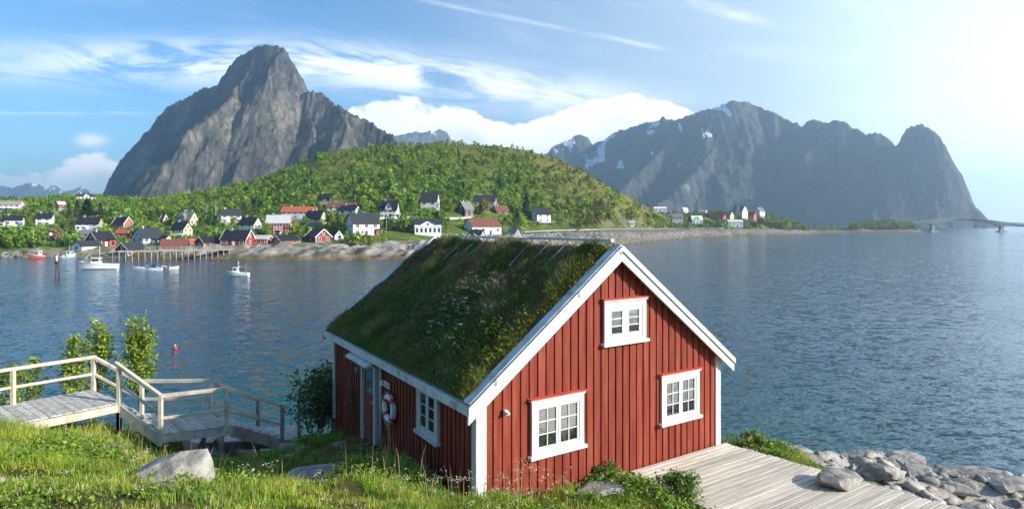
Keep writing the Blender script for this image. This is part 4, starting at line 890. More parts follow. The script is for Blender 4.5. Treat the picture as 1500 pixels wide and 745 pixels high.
M_near = pmat('near_ground', [(.45, .45, .45), (1, 1, 1), (1.35, 1.3, 1.25)], 2.2, .95, .14, 10, attr=True, spec=.15, bscale=3)
tag(link('near_ground', me, M_near), kind='structure')

# ------------------------------------------------------------------ cabin
M = {
 'red': pmat('red_boards', [(.165, .026, .016), (.24, .043, .024), (.30, .072, .042)], 3.0, .65, .004, 9, (3, 3, .3), spec=.2, bscale=60, island=.13),
 'red_flash': pmat('red_flashing', [(.50, .06, .04), (.58, .10, .06)], 3, .55),
 'trim': pmat('white_trim', [(.50, .50, .49), (.58, .58, .57), (.61, .61, .60)], 4, .5, .002, 7, (2, 2, .6), bscale=50),
 'oldtrim': pmat('weathered_white_board', [(.36, .34, .31), (.62, .60, .57), (.72, .71, .69)], 3.5, .75, .003, 8, lo=.3, hi=.6),
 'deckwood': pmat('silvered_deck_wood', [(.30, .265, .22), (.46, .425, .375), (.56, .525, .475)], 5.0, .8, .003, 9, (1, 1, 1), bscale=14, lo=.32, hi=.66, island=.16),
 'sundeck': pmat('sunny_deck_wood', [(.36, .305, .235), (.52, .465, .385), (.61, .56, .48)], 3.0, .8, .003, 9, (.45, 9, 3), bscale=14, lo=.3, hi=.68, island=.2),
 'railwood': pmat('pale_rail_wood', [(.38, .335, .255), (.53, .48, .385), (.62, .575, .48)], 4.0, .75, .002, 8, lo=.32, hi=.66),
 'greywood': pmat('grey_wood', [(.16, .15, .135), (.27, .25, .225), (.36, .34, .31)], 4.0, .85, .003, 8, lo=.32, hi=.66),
 'polewood': pmat('roof_pole_wood', [(.28, .265, .24), (.44, .42, .385)], 4, .85), 'glass': None, 'dark': pmat('room_dark', [(.03, .028, .025)], 3, .8), 'deck_reflection': pmat('reflection_slats', [(.42, .41, .38), (.52, .50, .47)], 3, .6),
 'lichen': pmat('granite', [(.14, .125, .11), (.28, .26, .23), (.42, .39, .35)], 4.2, .92, .05, 12, lo=.33, hi=.64, bscale=7),
 'turf': pmat('turf_soil', [(.05, .055, .022), (.085, .09, .032), (.14, .115, .06)], 3.0, .95, .05, 9, bscale=8),
 'white_plastic': pmat('white_plastic', [(.8, .8, .8)], 3, .35), 'redplastic': pmat('lifebuoy_red', [(.55, .04, .03)], 3, .5), 'rope': pmat('rope', [(.5, .44, .33)], 3, .9),
}
m = bpy.data.materials.new('cabin_glass'); m.use_nodes = True; nt = m.node_tree; nt.nodes.clear(); g = NG(nt)
out = nt.nodes.new('ShaderNodeOutputMaterial'); gl = nt.nodes.new('ShaderNodeBsdfGlossy'); gl.inputs['Roughness'].default_value = .015; tr = nt.nodes.new('ShaderNodeBsdfTransparent'); tr.inputs[0].default_value = (.94, .96, .955, 1)
fr = nt.nodes.new('ShaderNodeFresnel'); fr.inputs[0].default_value = 1.9; ms = nt.nodes.new('ShaderNodeMixShader')
ms.inputs[0].default_value = .16; nt.links.new(tr.outputs[0], ms.inputs[1]); nt.links.new(gl.outputs[0], ms.inputs[2]); nt.links.new(ms.outputs[0], out.inputs[0])
M['glass'] = m

ZB = 6.0; CX, CY = 3.375, 4.3
c0 = cab(CX, CY, ZB)
cabin = empty('cabin', c0, CA, 'red wooden cabin with grassy turf roof and white trimmed gable in the foreground', 'cabin')
class LB(MB):      # cabin-local builder: coordinates in (gable, depth, world z)
    def build(s, name, mats, parent=None, bevel=0):
        s.v = [(x - CX, y - CY, z - ZB) for x, y, z in s.v]; return MB.build(s, name, mats, parent, bevel)
XW0, XW1, YW0, YW1 = .25, 6.5, .2, 8.4
ZE, ZA, XA = 7.93, 10.5, 3.375      # eave tip, apex
def roof_z(x): return ZE + (ZA - ZE) * (1 - abs(x - XA) / XA)
def board_wall(axis, u0, u1, fixed, out_, zbot, ztop, seed, pitch=.19, bw=.118, proud=.021, skip=()):
    """board-on-board cladding: base sheet plus proud boards, as one mesh"""
    mb = LB(); r = np.random.default_rng(seed)
    n = max(1, int(round((u1 - u0) / pitch))); p = (u1 - u0) / n
    for i in range(n):
        c = u0 + (i + .5) * p + r.uniform(-.004, .004); a, b = c - bw / 2, c + bw / 2
        t0, t1 = ztop(a), ztop(b); d0, d1 = fixed, fixed + out_ * (proud + r.uniform(-.003, .004)); e = fixed - out_ * .08
        zb = zbot(c)
        if axis == 'x': mb.hexa([(a, d0, zb), (b, d0, zb), (b, d1, zb), (a, d1, zb), (a, d0, t0), (b, d0, t1), (b, d1, t1), (a, d1, t0)])
        else: mb.hexa([(d0, a, zb), (d0, b, zb), (d1, b, zb), (d1, a, zb), (d0, a, t0), (d0, b, t1), (d1, b, t1), (d1, a, t0)])
    return mb
# shell
mb = LB(); t_ = .16
prof = [(XW0, 5.0), (XW1, 5.0), (XW1, roof_z(XW1) - t_), (XA, ZA - t_), (XW0, roof_z(XW0) - t_)]
mb.prism([(x, YW0, z) for x, z in prof], (0, YW1 - YW0, 0)); mb.build('wall', M['red'], cabin)
gz = lambda x: 6.02 if x > 3.75 else 5.6
board_wall('x', XW0 + .1, XW1 - .1, YW0, -1, gz, lambda x: roof_z(x) - .12, 1).build('wall_cladding', M['red'], cabin)
board_wall('y', YW0 + .05, YW1 - .08, XW0, -1, lambda y: 5.0, lambda y: roof_z(XW0) - .14, 2, pitch=.17, bw=.1).build('wall_cladding', M['red'], cabin)
board_wall('y', YW0 + .05, YW1 - .08, XW1, 1, lambda y: 5.0, lambda y: roof_z(XW1) - .14, 3, pitch=.17, bw=.1).build('wall_cladding', M['red'], cabin)
board_wall('x', XW0 + .1, XW1 - .1, YW1, 1, lambda x: 5.0, lambda x: roof_z(x) - .12, 4).build('wall_cladding', M['red'], cabin)
for x, y in ((XW0, YW0), (XW1, YW0), (XW0, YW1), (XW1, YW1)):
    sx = -1 if x < 3 else 1; sy = -1 if y < 3 else 1
    zb = 5.5 if x < 3 else 6.03
    mb = LB(); w = .16 if x < 3 else .12
    fy = y + sy * .055; mb.box(min(x + sx * .045, x - sx * w), max(x + sx * .045, x - sx * w), min(y, fy), max(y, fy), zb, roof_z(x) - .1)
    fx = x + sx * .05; mb.box(min(x, fx), max(x, fx), min(y + sy * .05, y - sy * .1), max(y + sy * .05, y - sy * .1), zb, roof_z(x) - .13)
    mb.build('corner_board', M['trim'], cabin)
# roof deck and bargeboards
mb = LB()
for s in (-1, 1):
    e = XA + s * (XA + .02); ze = ZE
    mb.hexa([(e, 0.03, ze - .12), (XA, 0.03, ZA - .12), (XA, 8.57, ZA - .12), (e, 8.57, ze - .12), (e, .03, ze - .04), (XA, .03, ZA - .04), (XA, 8.57, ZA - .04), (e, 8.57, ze - .04)])
roof = mb.build('roof', M['oldtrim'], cabin)
sl = (ZA - ZE) / XA; nrm = math.hypot(1, sl)
for (y0, y1, dz0, dz1, ex) in ((-.03, .02, -.22, .07, .04), (-.062, -.034, -.03, .085, .05), (8.58, 8.63, -.22, .07, .04)):
    for s in (-1, 1):
        mb = LB(); e = XA + s * (XA + ex); k = ZE - ex * sl
        q = .0 if s > 0 else .003
        mb.hexa([(e, y0 - q, k + dz0), (XA, y0 - q, ZA + dz0), (XA, y1 - q, ZA + dz0), (e, y1 - q, k + dz0), (e, y0 - q, k + dz1), (XA, y0 - q, ZA + dz1), (XA, y1 - q, ZA + dz1), (e, y1 - q, k + dz1)])
        mb.build('bargeboard', M['trim'], roof)
for s in (-1, 1):         # weathered boards along the verge top and the turf log at the eaves
    mb = LB(); e = XA + s * XA
    mb.hexa([(e, .0, ZE + .07), (XA, .0, ZA + .07), (XA, .22, ZA + .07), (e, .22, ZE + .07), (e, .0, ZE + .1), (XA, .0, ZA + .1), (XA, .22, ZA + .1), (e, .22, ZE + .1)]); mb.build('verge_board', M['oldtrim'], roof)
    mb = LB(); mb.bar((e - s * .0, .05, ZE + .0), (e - s * .0, 8.56, ZE + .0), .04, .085); mb.build('eaves_board', M['oldtrim'], roof)
    mb = LB(); mb.hexa([(e, 8.4, ZE + .07), (XA, 8.4, ZA + .07), (XA, 8.6, ZA + .07), (e, 8.6, ZE + .07), (e, 8.4, ZE + .12), (XA, 8.4, ZA + .12), (XA, 8.6, ZA + .12), (e, 8.6, ZE + .12)]); mb.build('verge_board', M['trim'], roof)
# turf
NU, NV = 60, 120
vs = []; fcs = []
uu = np.linspace(0.03, 6.72, NU * 2 - 1); vv = np.linspace(.2, 8.4, NV)
Ut, Vt = np.meshgrid(uu, vv, indexing='ij')
edge = np.minimum(np.minimum(sstep(0, .25, Ut), 1 - sstep(6.5, 6.75, Ut)), np.minimum(sstep(.2, .5, Vt), 1 - sstep(8.2, 8.4, Vt)))
def turf_h(Ut, Vt, edge): return ZE + (ZA - ZE) * (1 - np.sqrt(((Ut - XA) / XA) ** 2 + .002)) + .05 + edge * (.08 + fbm(Ut / .9, Vt / .9, 4, 81) * .07 + fbm(Ut / .25, Vt / .25, 3, 82) * .03)
Zt = turf_h(Ut, Vt, edge)
tv = np.stack([Ut - CX, Vt - CY, Zt - ZB], -1).reshape(-1, 3)
turf = link('turf', np_mesh('turf', tv, grid_faces(*Ut.shape), None, True), M['turf'], roof)
# ridge poles
for i in range(11):
    y = 1.1 + i * .66 + random.uniform(-.08, .08); ln = random.uniform(.75, 1.3) if i < 9 else .6; mb = LB()
    zz = .21
    mb.bar((XA - ln, y + random.uniform(-.25, .1), ZA - ln * sl + zz - .07), (XA + .12, y, ZA + zz), .018, .022); mb.build('ridge_pole', M['polewood'], roof)
    mb = LB(); mb.bar((XA - .12, y + .06, ZA + zz + .035), (XA + .5, y + .05, ZA - .5 * sl + zz - .02), .018, .022); mb.build('ridge_pole', M['polewood'], roof)
mb = LB(); mb.box(XA - .04, XA + .04, .25, 3.2, ZA + .14, ZA + .2); mb.box(XA - .035, XA + .035, 3.2, 7.9, ZA + .12, ZA + .17); mb.build('ridge_board', M['oldtrim'], roof)
for x, y in ((XA - 1.1, -.075), (XA - .06, -.09), (XA - 2.9, -.075)):
    mb = LB(); z = roof_z(x) - .04; mb.tube([(x, y + .03, z), (x - .01, y - .02, z + .06), (x, y, z + .16)], .008, 5); mb.build('hook', V['metal'], roof)

# windows
def window(axis, u0, u1, z0, z1, fixed, out_, cols_, rows_, casements=2, deck_reflection=True, flash=True, stile=.052):
    def bx(mbx, a, b, za, zb, d0, d1):
        p, q = fixed + out_ * d0, fixed + out_ * d1; lo, hi = min(p, q), max(p, q)
        if axis == 'x': mbx.box(a, b, lo, hi, za, zb)
        else: mbx.box(lo, hi, a, b, za, zb)
    f = .105; mb = LB()
    bx(mb, u0, u0 + f, z0, z1, 0, .075); bx(mb, u1 - f, u1, z0, z1, 0, .075); bx(mb, u0 + f, u1 - f, z1 - f, z1, 0, .074); bx(mb, u0 + f, u1 - f, z0, z0 + f * .8, 0, .074)
    w = mb.build('window', M['trim'], cabin)
    mb = LB(); bx(mb, u0 - .05, u1 + .05, z0 - .05, z0 + .01, .0, .125); mb.build('sill', M['trim'], w)
    if flash:
        mb = LB(); bx(mb, u0 - .03, u1 + .03, z1 + .001, z1 + .045, 0, .10); mb.build('head_trim', M['trim'], w)
        mb = LB(); bx(mb, u0 - .05, u1 + .05, z1 + .046, z1 + .066, 0, .125); mb.build('flashing', M['red_flash'], w)
    mb = LB(); a, b = u0 + f, u1 - f; za, zb = z0 + f * .8, z1 - f
    bx(mb, a, b, za, zb, .029, .034); mb.build('unlit_room_sheet', M['dark'], w)  # dark sheet in place of the unlit room behind the pane
    if deck_reflection:  # added slats standing in for the deck planks mirrored in the pane
        mb = LB(); k = int((zb - za) * .62 / .034)
        for i in range(k): z = zb - .02 - i * .034; bx(mb, a + .02, b - .02, z - .024, z, .036, .040)
        mb.build('deck_reflection', M['deck_reflection'], w)
    cw = (b - a) / casements
    for i in range(casements):
        s0, s1 = a + cw * i, a + cw * (i + 1); fr_ = stile; mb = LB()
        bx(mb, s0, s0 + fr_, za, zb, .03, .062 + .004 * i); bx(mb, s1 - fr_, s1, za, zb, .03, .062 + .004 * i); bx(mb, s0 + fr_, s1 - fr_, za, za + fr_, .03, .061); bx(mb, s0 + fr_, s1 - fr_, zb - fr_, zb, .03, .061)
        ia, ib, ja, jb = s0 + fr_, s1 - fr_, za + fr_, zb - fr_
        for c in range(1, cols_): x = ia + (ib - ia) * c / cols_; bx(mb, x - .011, x + .011, ja, jb, .046, .058)
        for r_ in range(1, rows_): z = ja + (jb - ja) * r_ / rows_; bx(mb, ia, ib, z - .011, z + .011, .0465, .057)
        mb.build('casement', M['trim'], w)
        mb = LB(); bx(mb, ia, ib, ja, jb, .044, .0455); mb.build('pane', M['glass'], w)
    return w
window('x', 1.342, 2.544, 6.82, 7.80, YW0, -1, 2, 3)
window('x', 4.643, 5.812, 6.82, 7.80, YW0, -1, 2, 3)
window('x', 3.06, 4.187, 8.66, 9.47, YW0, -1, 1, 3, stile=.09)
window('y', 1.612, 2.554, 6.85, 7.80, XW0, -1, 1, 3, deck_reflection=False, flash=False)
# door with canopy on the shaded side
mb = LB(); x0 = XW0
for (a, b, z0, z1) in ((4.88, 4.98, 5.7, 7.6), (5.79, 5.86, 5.7, 7.6), (4.88, 5.86, 7.6, 7.65)): mb.box(x0 - .11, x0, a, b, z0, z1)
door = mb.build('door_frame', M['trim'], cabin)
mb = LB(); mb.box(x0 - .045, x0 - .002, 4.98, 5.78, 5.72, 7.6); mb.build('door', M['red'], door)
mb = LB(); mb.box(x0 - .05, x0 - .046, 5.1, 5.66, 6.9, 7.55); mb.build('pane', V['glass'], door)
mb = LB(); mb.tube([(x0 - .09, 5.08, 6.75), (x0 - .09, 5.2, 6.75)], .014, 6); mb.tube([(x0 - .045, 5.08, 6.75), (x0 - .09, 5.08, 6.75)], .014, 6); mb.build('handle', V['metal'], door)
mb = LB(); mb.hexa([(x0 - .36, 4.75, 7.66), (x0 - .05, 4.75, 7.80), (x0 - .05, 6.3, 7.80), (x0 - .36, 6.3, 7.66), (x0 - .36, 4.75, 7.70), (x0 - .05, 4.75, 7.84), (x0 - .05, 6.3, 7.84), (x0 - .36, 6.3, 7.70)])
mb.build('canopy', M['oldtrim'], cabin)
mb = LB(); mb.tube([(x0 - .07, 4.6, 7.8), (x0 - .07, 4.6, 5.7)], .035, 8); mb.build('downpipe', M['trim'], cabin)
mb = LB(); mb.box(x0 - .1, x0 - .03, 4.44, 4.52, 7.30, 7.42); mb.build('wall_box', M['white_plastic'], cabin)
mb = LB(); mb.box(x0 - .11, x0 - .03, 6.0, 6.14, 7.28, 7.44); mb.tube([(x0 - .14, 6.07, 7.25), (x0 - .14, 6.07, 7.42)], .05, 8); mb.build('wall_lamp', M['greywood'], cabin)
mb = LB(); mb.box(.76, .82, YW0 - .10, YW0 - .03, 7.67, 7.76); mb.tube([(.79, YW0 - .10, 7.715), (.79, YW0 - .16, 7.715)], .03, 8); mb.build('wall_socket', M['white_plastic'], cabin)

# sign plate and life ring on the shaded wall
t = empty('house_sign', cab(XW0 - .05, 4.22, 7.37), CA, 'small white sign plate with dark lettering fixed above the life ring', 'sign')
mb = MB(); mb.box(-.02, 0, -.15, .15, -.065, .065); mb.build('plate', M['white_plastic'], t)
mb = MB(); r_ = random.Random(3)
for row in (0,):
    for i in range(5): y = .10 - i * .05; mb.box(-.0235, -.0205, y - .016, y + .016, -.035, -.025); mb.box(-.0235, -.0205, y - .016, y - .008, -.035, .035); mb.box(-.0236, -.0205, y - .007, y + .016, .025, .035)
mb.build('lettering', M['dark'], t)
t = empty('life_ring', cab(XW0 - .12, 3.93, 6.93), CA, 'white life ring with red bands hanging on the shaded red wall', 'life ring')
def torus(name, mat_, R0, r0, a0, a1, n, parent, k=12, g_=0):
    mb = MB(); mb.tube([(0, math.cos(a) * R0, math.sin(a) * R0) for a in np.linspace(a0, a1, n)], r0, k); return mb.build(name, mat_, parent)
for i in range(4):
    a = math.pi / 4 + i * math.pi / 2
    torus('buoy_ring', M['white_plastic'], .25, .066, a + .17, a + math.pi / 2 - .17, 14, t)
    torus('red_band', M['redplastic'], .25, .069, a - .17, a + .17, 8, t)
mb = MB(); mb.tube([(-.05, math.cos(a) * (.34 + .02 * math.cos(4 * a)), math.sin(a) * (.34 + .02 * math.cos(4 * a))) for a in np.linspace(0, 6.28, 40)], .009, 5)
mb.tube([(-.03, -.04, -.32), (-.03, -.09, -.5), (.0, -.1, -.8), (.02, -.14, -1.15)], .009, 5); mb.tube([(-.03, .05, -.32), (-.05, .0, -.46), (-.04, -.1, -.42), (-.03, -.12, -.34)], .009, 5); mb.build('grab_rope', M['rope'], t)

# ------------------------------------------------------------------ timber decks
def cabdeck():
    t = empty('sun_deck', cab(5.2, -2.4, 6.0), CA, 'silver-grey plank deck in front of the sunny cabin gable', 'deck')
    mb = MB(); y = 2.52; r = np.random.default_rng(5)
    x0, x1 = 3.72 - 5.2, 6.66 - 5.2; flare = lambda y: .19 * (2.55 - y)
    while y > -3.2:
        w = .118; cuts = [x0 + r.uniform(-.05, .03), x1 + flare(y) + r.uniform(-.02, .03)]
        for a, b in zip(cuts[:-1], cuts[1:]): d = r.uniform(-.003, .003); mb.box(a + .002, b - .002, y - w, y, .012 + d, .05 + d)
        y -= w + .021
    mb.build('planks', M['sundeck'], t, bevel=.004)
    mb = MB()
    for x in np.linspace(x0 + .1, x1 - .1, 5): mb.box(x - .04, x + .04, -3.2, 2.5, -.12, .008)
    mb.bar((x1 + flare(-3.2) - .05, -3.2, -.09), (x1 + flare(2.5) - .05, 2.5, -.09), .05, .18); mb.build('joists', M['greywood'], t)
    for x in (x0 + .1, x1 - .1):
        for yy_ in (-3.0, -.4, 2.0): mb = MB(); mb.box(x - .06, x + .06, yy_ - .06, yy_ + .06, -1.5, -.121); mb.build('post', M['greywood'], t)
cabdeck()

def quad_planks(mb, a, b, c, d, wid, th, gap=.008, seed=0):
    """boards laid parallel to a-d, stepping from edge a-d to edge b-c"""
    a, b, c, d = map(Vector, (a, b, c, d)); n = max(1, int(((b - a).length + (c - d).length) / 2 / (wid + gap))); r = np.random.default_rng(seed)
    for i in range(n):
        s0, s1 = i / n, (i + 1) / n - gap / max((b - a).length, .1); o = Vector((0, 0, r.uniform(-.004, .004)))
        p = [a.lerp(b, s0), a.lerp(b, s1), d.lerp(c, s1), d.lerp(c, s0)]; e = r.uniform(0, .03)
        dirv = (p[3] - p[0]).normalized() * e
        p = [p[0] - dirv, p[1] - dirv, p[2] + dirv, p[3] + dirv]
        mb.hexa([q + o - Vector((0, 0, th)) for q in p] + [q + o for q in p])
DZ = CAMH
A = Vector((-10.83, 16.65, 6.1)); B = Vector((-12.47, 17.95, 6.1)); d1 = Vector((-.62, -.78, 0)); A0 = A + d1 * 6.5; B0 = B + d1 * 6.5
A2 = Vector((-9.45, 16.25, 5.38)); B2 = Vector((-11.05, 17.98, 5.38)); C2 = Vector((-7.85, 16.95, 5.38)); D2 = Vector((-8.95, 17.95, 5.38))
C3 = Vector((-7.05, 18.55, 4.42)); D3 = Vector((-8.15, 19.4, 4.42))
walk = empty('boardwalk', (A + B + A0 + B0) / 4, 0, 'upper weathered walkway of wide planks with white-grey railing on the left', 'boardwalk'); wo = walk.location.copy()
def rel(o): return lambda p: Vector(p) - o
q = rel(wo)
mb = MB(); quad_planks(mb, q(A0), q(A), q(B), q(B0), .165, .045, seed=1); mb.build('planks', M['deckwood'], walk, bevel=.004)
mb = MB(); dz = Vector((0, 0, -.16))
for a, b in ((A0, A), (B0, B)): mb.bar(q(a) + dz, q(b) + dz, .07, .2)
mb.bar(q(A) + dz, q(B) + dz, .07, .2); mb.build('edge_beam', M['railwood'], walk)
def post(p, h, t, o, down=1.4, s=.1, mat_=None):
    mb = MB(); p = Vector(p) - o; mb.box(p.x - s / 2, p.x + s / 2, p.y - s / 2, p.y + s / 2, p.z - down, p.z + h); return mb.build('post', mat_ or M['railwood'], t, bevel=.006)
def rail(a, b, t, o, w=.055, h=.12, name='handrail', mat_=None):
    mb = MB(); mb.bar(Vector(a) - o, Vector(b) - o, w, h); return mb.build(name, mat_ or M['railwood'], t, bevel=.008)
UP = lambda z: Vector((0, 0, z))
nin = (A - B).normalized()
Bi = B + nin * .1; B0i = B0 + nin * .1
for s in (0, .29, .62, 1.0): post(Bi.lerp(B0i, s), .93, walk, wo, 1.0)
rail(Bi + UP(.97) - d1 * .06, B0i + UP(.97), walk, wo, .11, .09)
rail(Bi + UP(.47), B0i + UP(.47), walk, wo, .05, .075, 'mid_rail')
for s in (.12, .6, 1): post(A0.lerp(A, s) + UP(-.27), 0, walk, wo, 1.3)
# first flight
st = empty('stairs', (A + B + A2 + B2) / 4, 0, 'upper flight of wooden steps with pale railings leading down from the walkway', 'stairs'); so_ = st.location.copy(); q = rel(so_)
for a, b in ((A, A2), (B, B2)): mb = MB(); mb.bar(q(a) + UP(-.2), q(b) + UP(-.2), .06, .3); mb.build('stringer', M['railwood'], st)
ns = 4
for i in range(1, ns):
    s = i / ns; z = UP(0); a = A.lerp(A2, s); b = B.lerp(B2, s); e = (A2 - A) * .12; e.z = 0; ib = (b - a).normalized() * .07
    mb = MB(); pts_ = [a + ib - e, a + ib + e, b - ib + e, b - ib - e]; mb.hexa([q(p) - UP(.045) for p in pts_] + [q(p) for p in pts_]); mb.build('tread', M['deckwood'], st)
post(A + UP(-.1), 1.08, st, so_, 1.2); post(A2, 1.0, st, so_, .35); post(B2 + nin * .08, .95, st, so_, 1.2)
rail(A + UP(1.0) - (A2 - A) * .1, A2 + UP(1.0), st, so_, .1, .1); rail(A + UP(.5), A2 + UP(.5), st, so_, .05, .085, 'mid_rail')
rail(Bi + UP(.97), B2 + nin * .08 + UP(.9) + (B2 - B) * .1, st, so_, .1, .09); rail(Bi + UP(.47), B2 + nin * .08 + UP(.42), st, so_, .05, .075, 'mid_rail')
# landing
ld = empty('landing', (A2 + B2 + C2 + D2) / 4, 0, 'small plank landing between the two flights of steps, on tall grey posts', 'platform'); lo_ = ld.location.copy(); q = rel(lo_)
mb = MB(); quad_planks(mb, q(A2), q(C2), q(D2), q(B2), .125, .045, seed=3); mb.build('planks', M['deckwood'], ld, bevel=.004)
mb = MB()
for a, b in ((A2, C2), (C2, D2), (B2, D2)): mb.bar(q(a) + dz, q(b) + dz, .07, .2)
mb.build('edge_beam', M['deckwood'], ld)
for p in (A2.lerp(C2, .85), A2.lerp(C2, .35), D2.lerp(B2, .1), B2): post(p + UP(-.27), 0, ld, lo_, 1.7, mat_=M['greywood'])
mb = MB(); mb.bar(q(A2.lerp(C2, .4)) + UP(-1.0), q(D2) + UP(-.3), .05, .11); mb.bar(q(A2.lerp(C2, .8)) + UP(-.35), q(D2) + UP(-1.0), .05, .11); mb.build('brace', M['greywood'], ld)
Cp = C2 - (C2 - A2).normalized() * .15; Dp = D2.copy()
post(Cp, .98, ld, lo_, .3); post(Dp, .93, ld, lo_, .3)
rail(A2 + UP(1.0), Cp + UP(1.02) + (C2 - A2).normalized() * .05, ld, lo_, .1, .1); rail(A2 + UP(.4), Cp + UP(.42), ld, lo_, .05, .085, 'mid_rail')
rail(B2 + UP(.95), Dp + UP(.97), ld, lo_, .1, .1); rail(B2 + UP(.42), Dp + UP(.44), ld, lo_, .05, .085, 'mid_rail')
# second flight
s2 = empty('stairs', (C2 + D2 + C3 + D3) / 4, 0, 'lower flight of shaded grey wooden steps going down from the landing', 'stairs'); so2 = s2.location.copy(); q = rel(so2)
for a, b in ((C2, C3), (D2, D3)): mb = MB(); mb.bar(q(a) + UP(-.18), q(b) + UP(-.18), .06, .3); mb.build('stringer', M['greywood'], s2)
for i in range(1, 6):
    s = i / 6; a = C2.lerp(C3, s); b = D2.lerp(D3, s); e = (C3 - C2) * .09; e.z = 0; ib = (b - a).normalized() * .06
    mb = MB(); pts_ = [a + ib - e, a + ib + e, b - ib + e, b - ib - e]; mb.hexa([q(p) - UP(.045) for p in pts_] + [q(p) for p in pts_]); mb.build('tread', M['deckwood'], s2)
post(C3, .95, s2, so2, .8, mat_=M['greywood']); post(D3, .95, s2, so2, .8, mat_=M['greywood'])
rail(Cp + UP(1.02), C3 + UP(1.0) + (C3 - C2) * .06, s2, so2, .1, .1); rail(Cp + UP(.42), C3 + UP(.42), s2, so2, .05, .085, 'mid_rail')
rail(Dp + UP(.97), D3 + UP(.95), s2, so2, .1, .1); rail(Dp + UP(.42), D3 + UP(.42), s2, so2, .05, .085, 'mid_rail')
# lower boardwalk in the shade
E0, E1, E2, E3 = Vector((-11.6, 18.75, 4.15)), Vector((-6.9, 19.0, 4.25)), Vector((-7.1, 20.3, 4.25)), Vector((-11.8, 20.0, 4.15))
lw = empty('boardwalk', (E0 + E1 + E2 + E3) / 4, 0, 'lower shaded boardwalk of grey planks below the landing', 'boardwalk'); q = rel(lw.location.copy())
mb = MB(); quad_planks(mb, q(E0), q(E1), q(E2), q(E3), .12, .045, seed=8); mb.build('planks', M['deckwood'], lw)
mb = MB(); mb.bar(q(E0) + dz, q(E1) + dz, .07, .2); mb.bar(q(E3) + dz, q(E2) + dz, .07, .2); mb.build('edge_beam', M['greywood'], lw)
for p in (E0, E1, E2, E3): mb = MB(); v_ = q(p); mb.box(v_.x - .06, v_.x + .06, v_.y - .06, v_.y + .06, v_.z - 2.2, v_.z - .05); mb.build('post', M['greywood'], lw)
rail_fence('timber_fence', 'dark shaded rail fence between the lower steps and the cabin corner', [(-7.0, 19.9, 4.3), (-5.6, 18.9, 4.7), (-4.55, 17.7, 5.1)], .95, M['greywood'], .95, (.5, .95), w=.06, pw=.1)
# porch steps of the cabin door
t = empty('porch', cab(-.35, 5.3, 5.6), CA, 'small grey plank porch under the cabin door canopy', 'porch')
mb = MB()
for i in range(8): mb.box(-.1, .45, -.7 + i * .2, -.7 + i * .2 + .185, -.05, .0)
mb.build('planks', M['greywood'], t)
mb = MB(); mb.box(-.13, -.103, -.7, .9, -.6, .01); mb.build('edge_beam', M['greywood'], t)

# ------------------------------------------------------------------ rocks
def rock(label, px, py, Y, w, h, seed, rz=0, flat=None, sink=.25, group=None, name='rock', depth=.8, mat_=None, z=None, sub=4):
    c = at(px, py, Y)
    me = rock_mesh(name, seed, 1, sub, 20, .045); o = link(name, me, mat_ or M['lichen'])
    me.polygons.foreach_set('use_smooth', np.zeros(len(me.polygons), bool))
    co = np.array([v.co[:] for v in me.vertices]); ex = co.max(0) - co.min(0); mid = (co.max(0) + co.min(0)) / 2
    co = (co - mid) / ex * np.array([w, w * depth, h / (1 - sink)]); co[:, 2] += h / (1 - sink) * (.5 - sink)
    me.vertices.foreach_set('co', co.astype(np.float32).ravel()); me.update()
    zz = z if z is not None else float(near_z(np.array(c.x), np.array(c.y)))
    o.location = (c.x, c.y, zz); o.rotation_euler = (0, 0, rz)
    tag(o, label, 'rock', group); return o
rock('big pale angular boulder on the sunny grass below the landing', 256, 738, 8.5, 1.0, .46, 53, .5, sink=.42)
rock('small grey rock under the end of the upper walkway', 166, 641, 13.6, .62, .27, 22, .2)
rock('flat pale rock with a rusty stain in the grass left of the cabin', 462, 695, 11.4, 1.15, .22, 23, .1, sink=.45)
rock('small shaded stone in the grass between the flat pale rock and the lower steps', 424, 650, 15.5, .7, .22, 24, 0, sink=.4)
rock('small half-buried grey stone beside the flat pale rock', 505, 682, 12.2, .55, .12, 25, .4, sink=.5)
rock('shaded stone at the foot of the lower steps', 415, 645, 18.0, .75, .3, 29, .3, sink=.3)
rock('low grey rock in the grass before the cabin gable', 880, 728, 10.9, 1.1, .12, 26, .7, sink=.6)
rock('small broken stone against the deck edge by the gable', 905, 698, 11.75, .35, .14, 27, .3)
rock('flat angular slab of stone lying on the plank deck', 1228, 713, 11.45, .95, .25, 58, .1, sink=.04, name='stone_slab', z=6.055, depth=.7)
SH = [(1290, 706, 12.9, 1.15, .38, 31, .3), (1348, 704, 14.2, .9, .42, 32, 1.0), (1270, 672, 19.5, 2.6, .35, 33, .2), (1215, 664, 22, 2.2, .32, 34, .4), (1400, 722, 12.9, 1.1, .22, 35, 2.0), (1440, 735, 11.9, .9, .2, 36, .5), (1395, 742, 11.4, .7, .22, 37, 1.3), (1478, 722, 13.0, 1.2, .25, 38, .8), (1430, 712, 14.2, 1.5, .25, 39, .1), (1497, 742, 11.8, .7, .3, 40, 2.2), (1352, 738, 11.7, .45, .18, 41, .2), (1165, 660, 15.2, 1.0, .24, 42, .2), (1330, 692, 17.5, 1.5, .3, 43, .6), (1470, 708, 15.5, 1.6, .28, 44, 1.5)]
RL = ['rounded pale boulder behind the stone slab, touching the deck edge', 'light grey boulder right of the boulder behind the stone slab', None, 'dark wet rock nearest the water beyond the deck', None, None, None, None, None, 'grey boulder at the extreme right corner of the shore rocks', 'small stone wedged at the front right corner of the deck', 'pale rock in the plants beside the far deck edge', None, None]
for (a, l) in zip(SH, RL): rock(l or 'cracked pale shore rock among others to the right of the deck', *a[:3], a[3] * .9, a[4] * .6, a[5], a[6], group=None if l else 'shore rocks right of the deck', sink=.4)
P = []; Sz = []
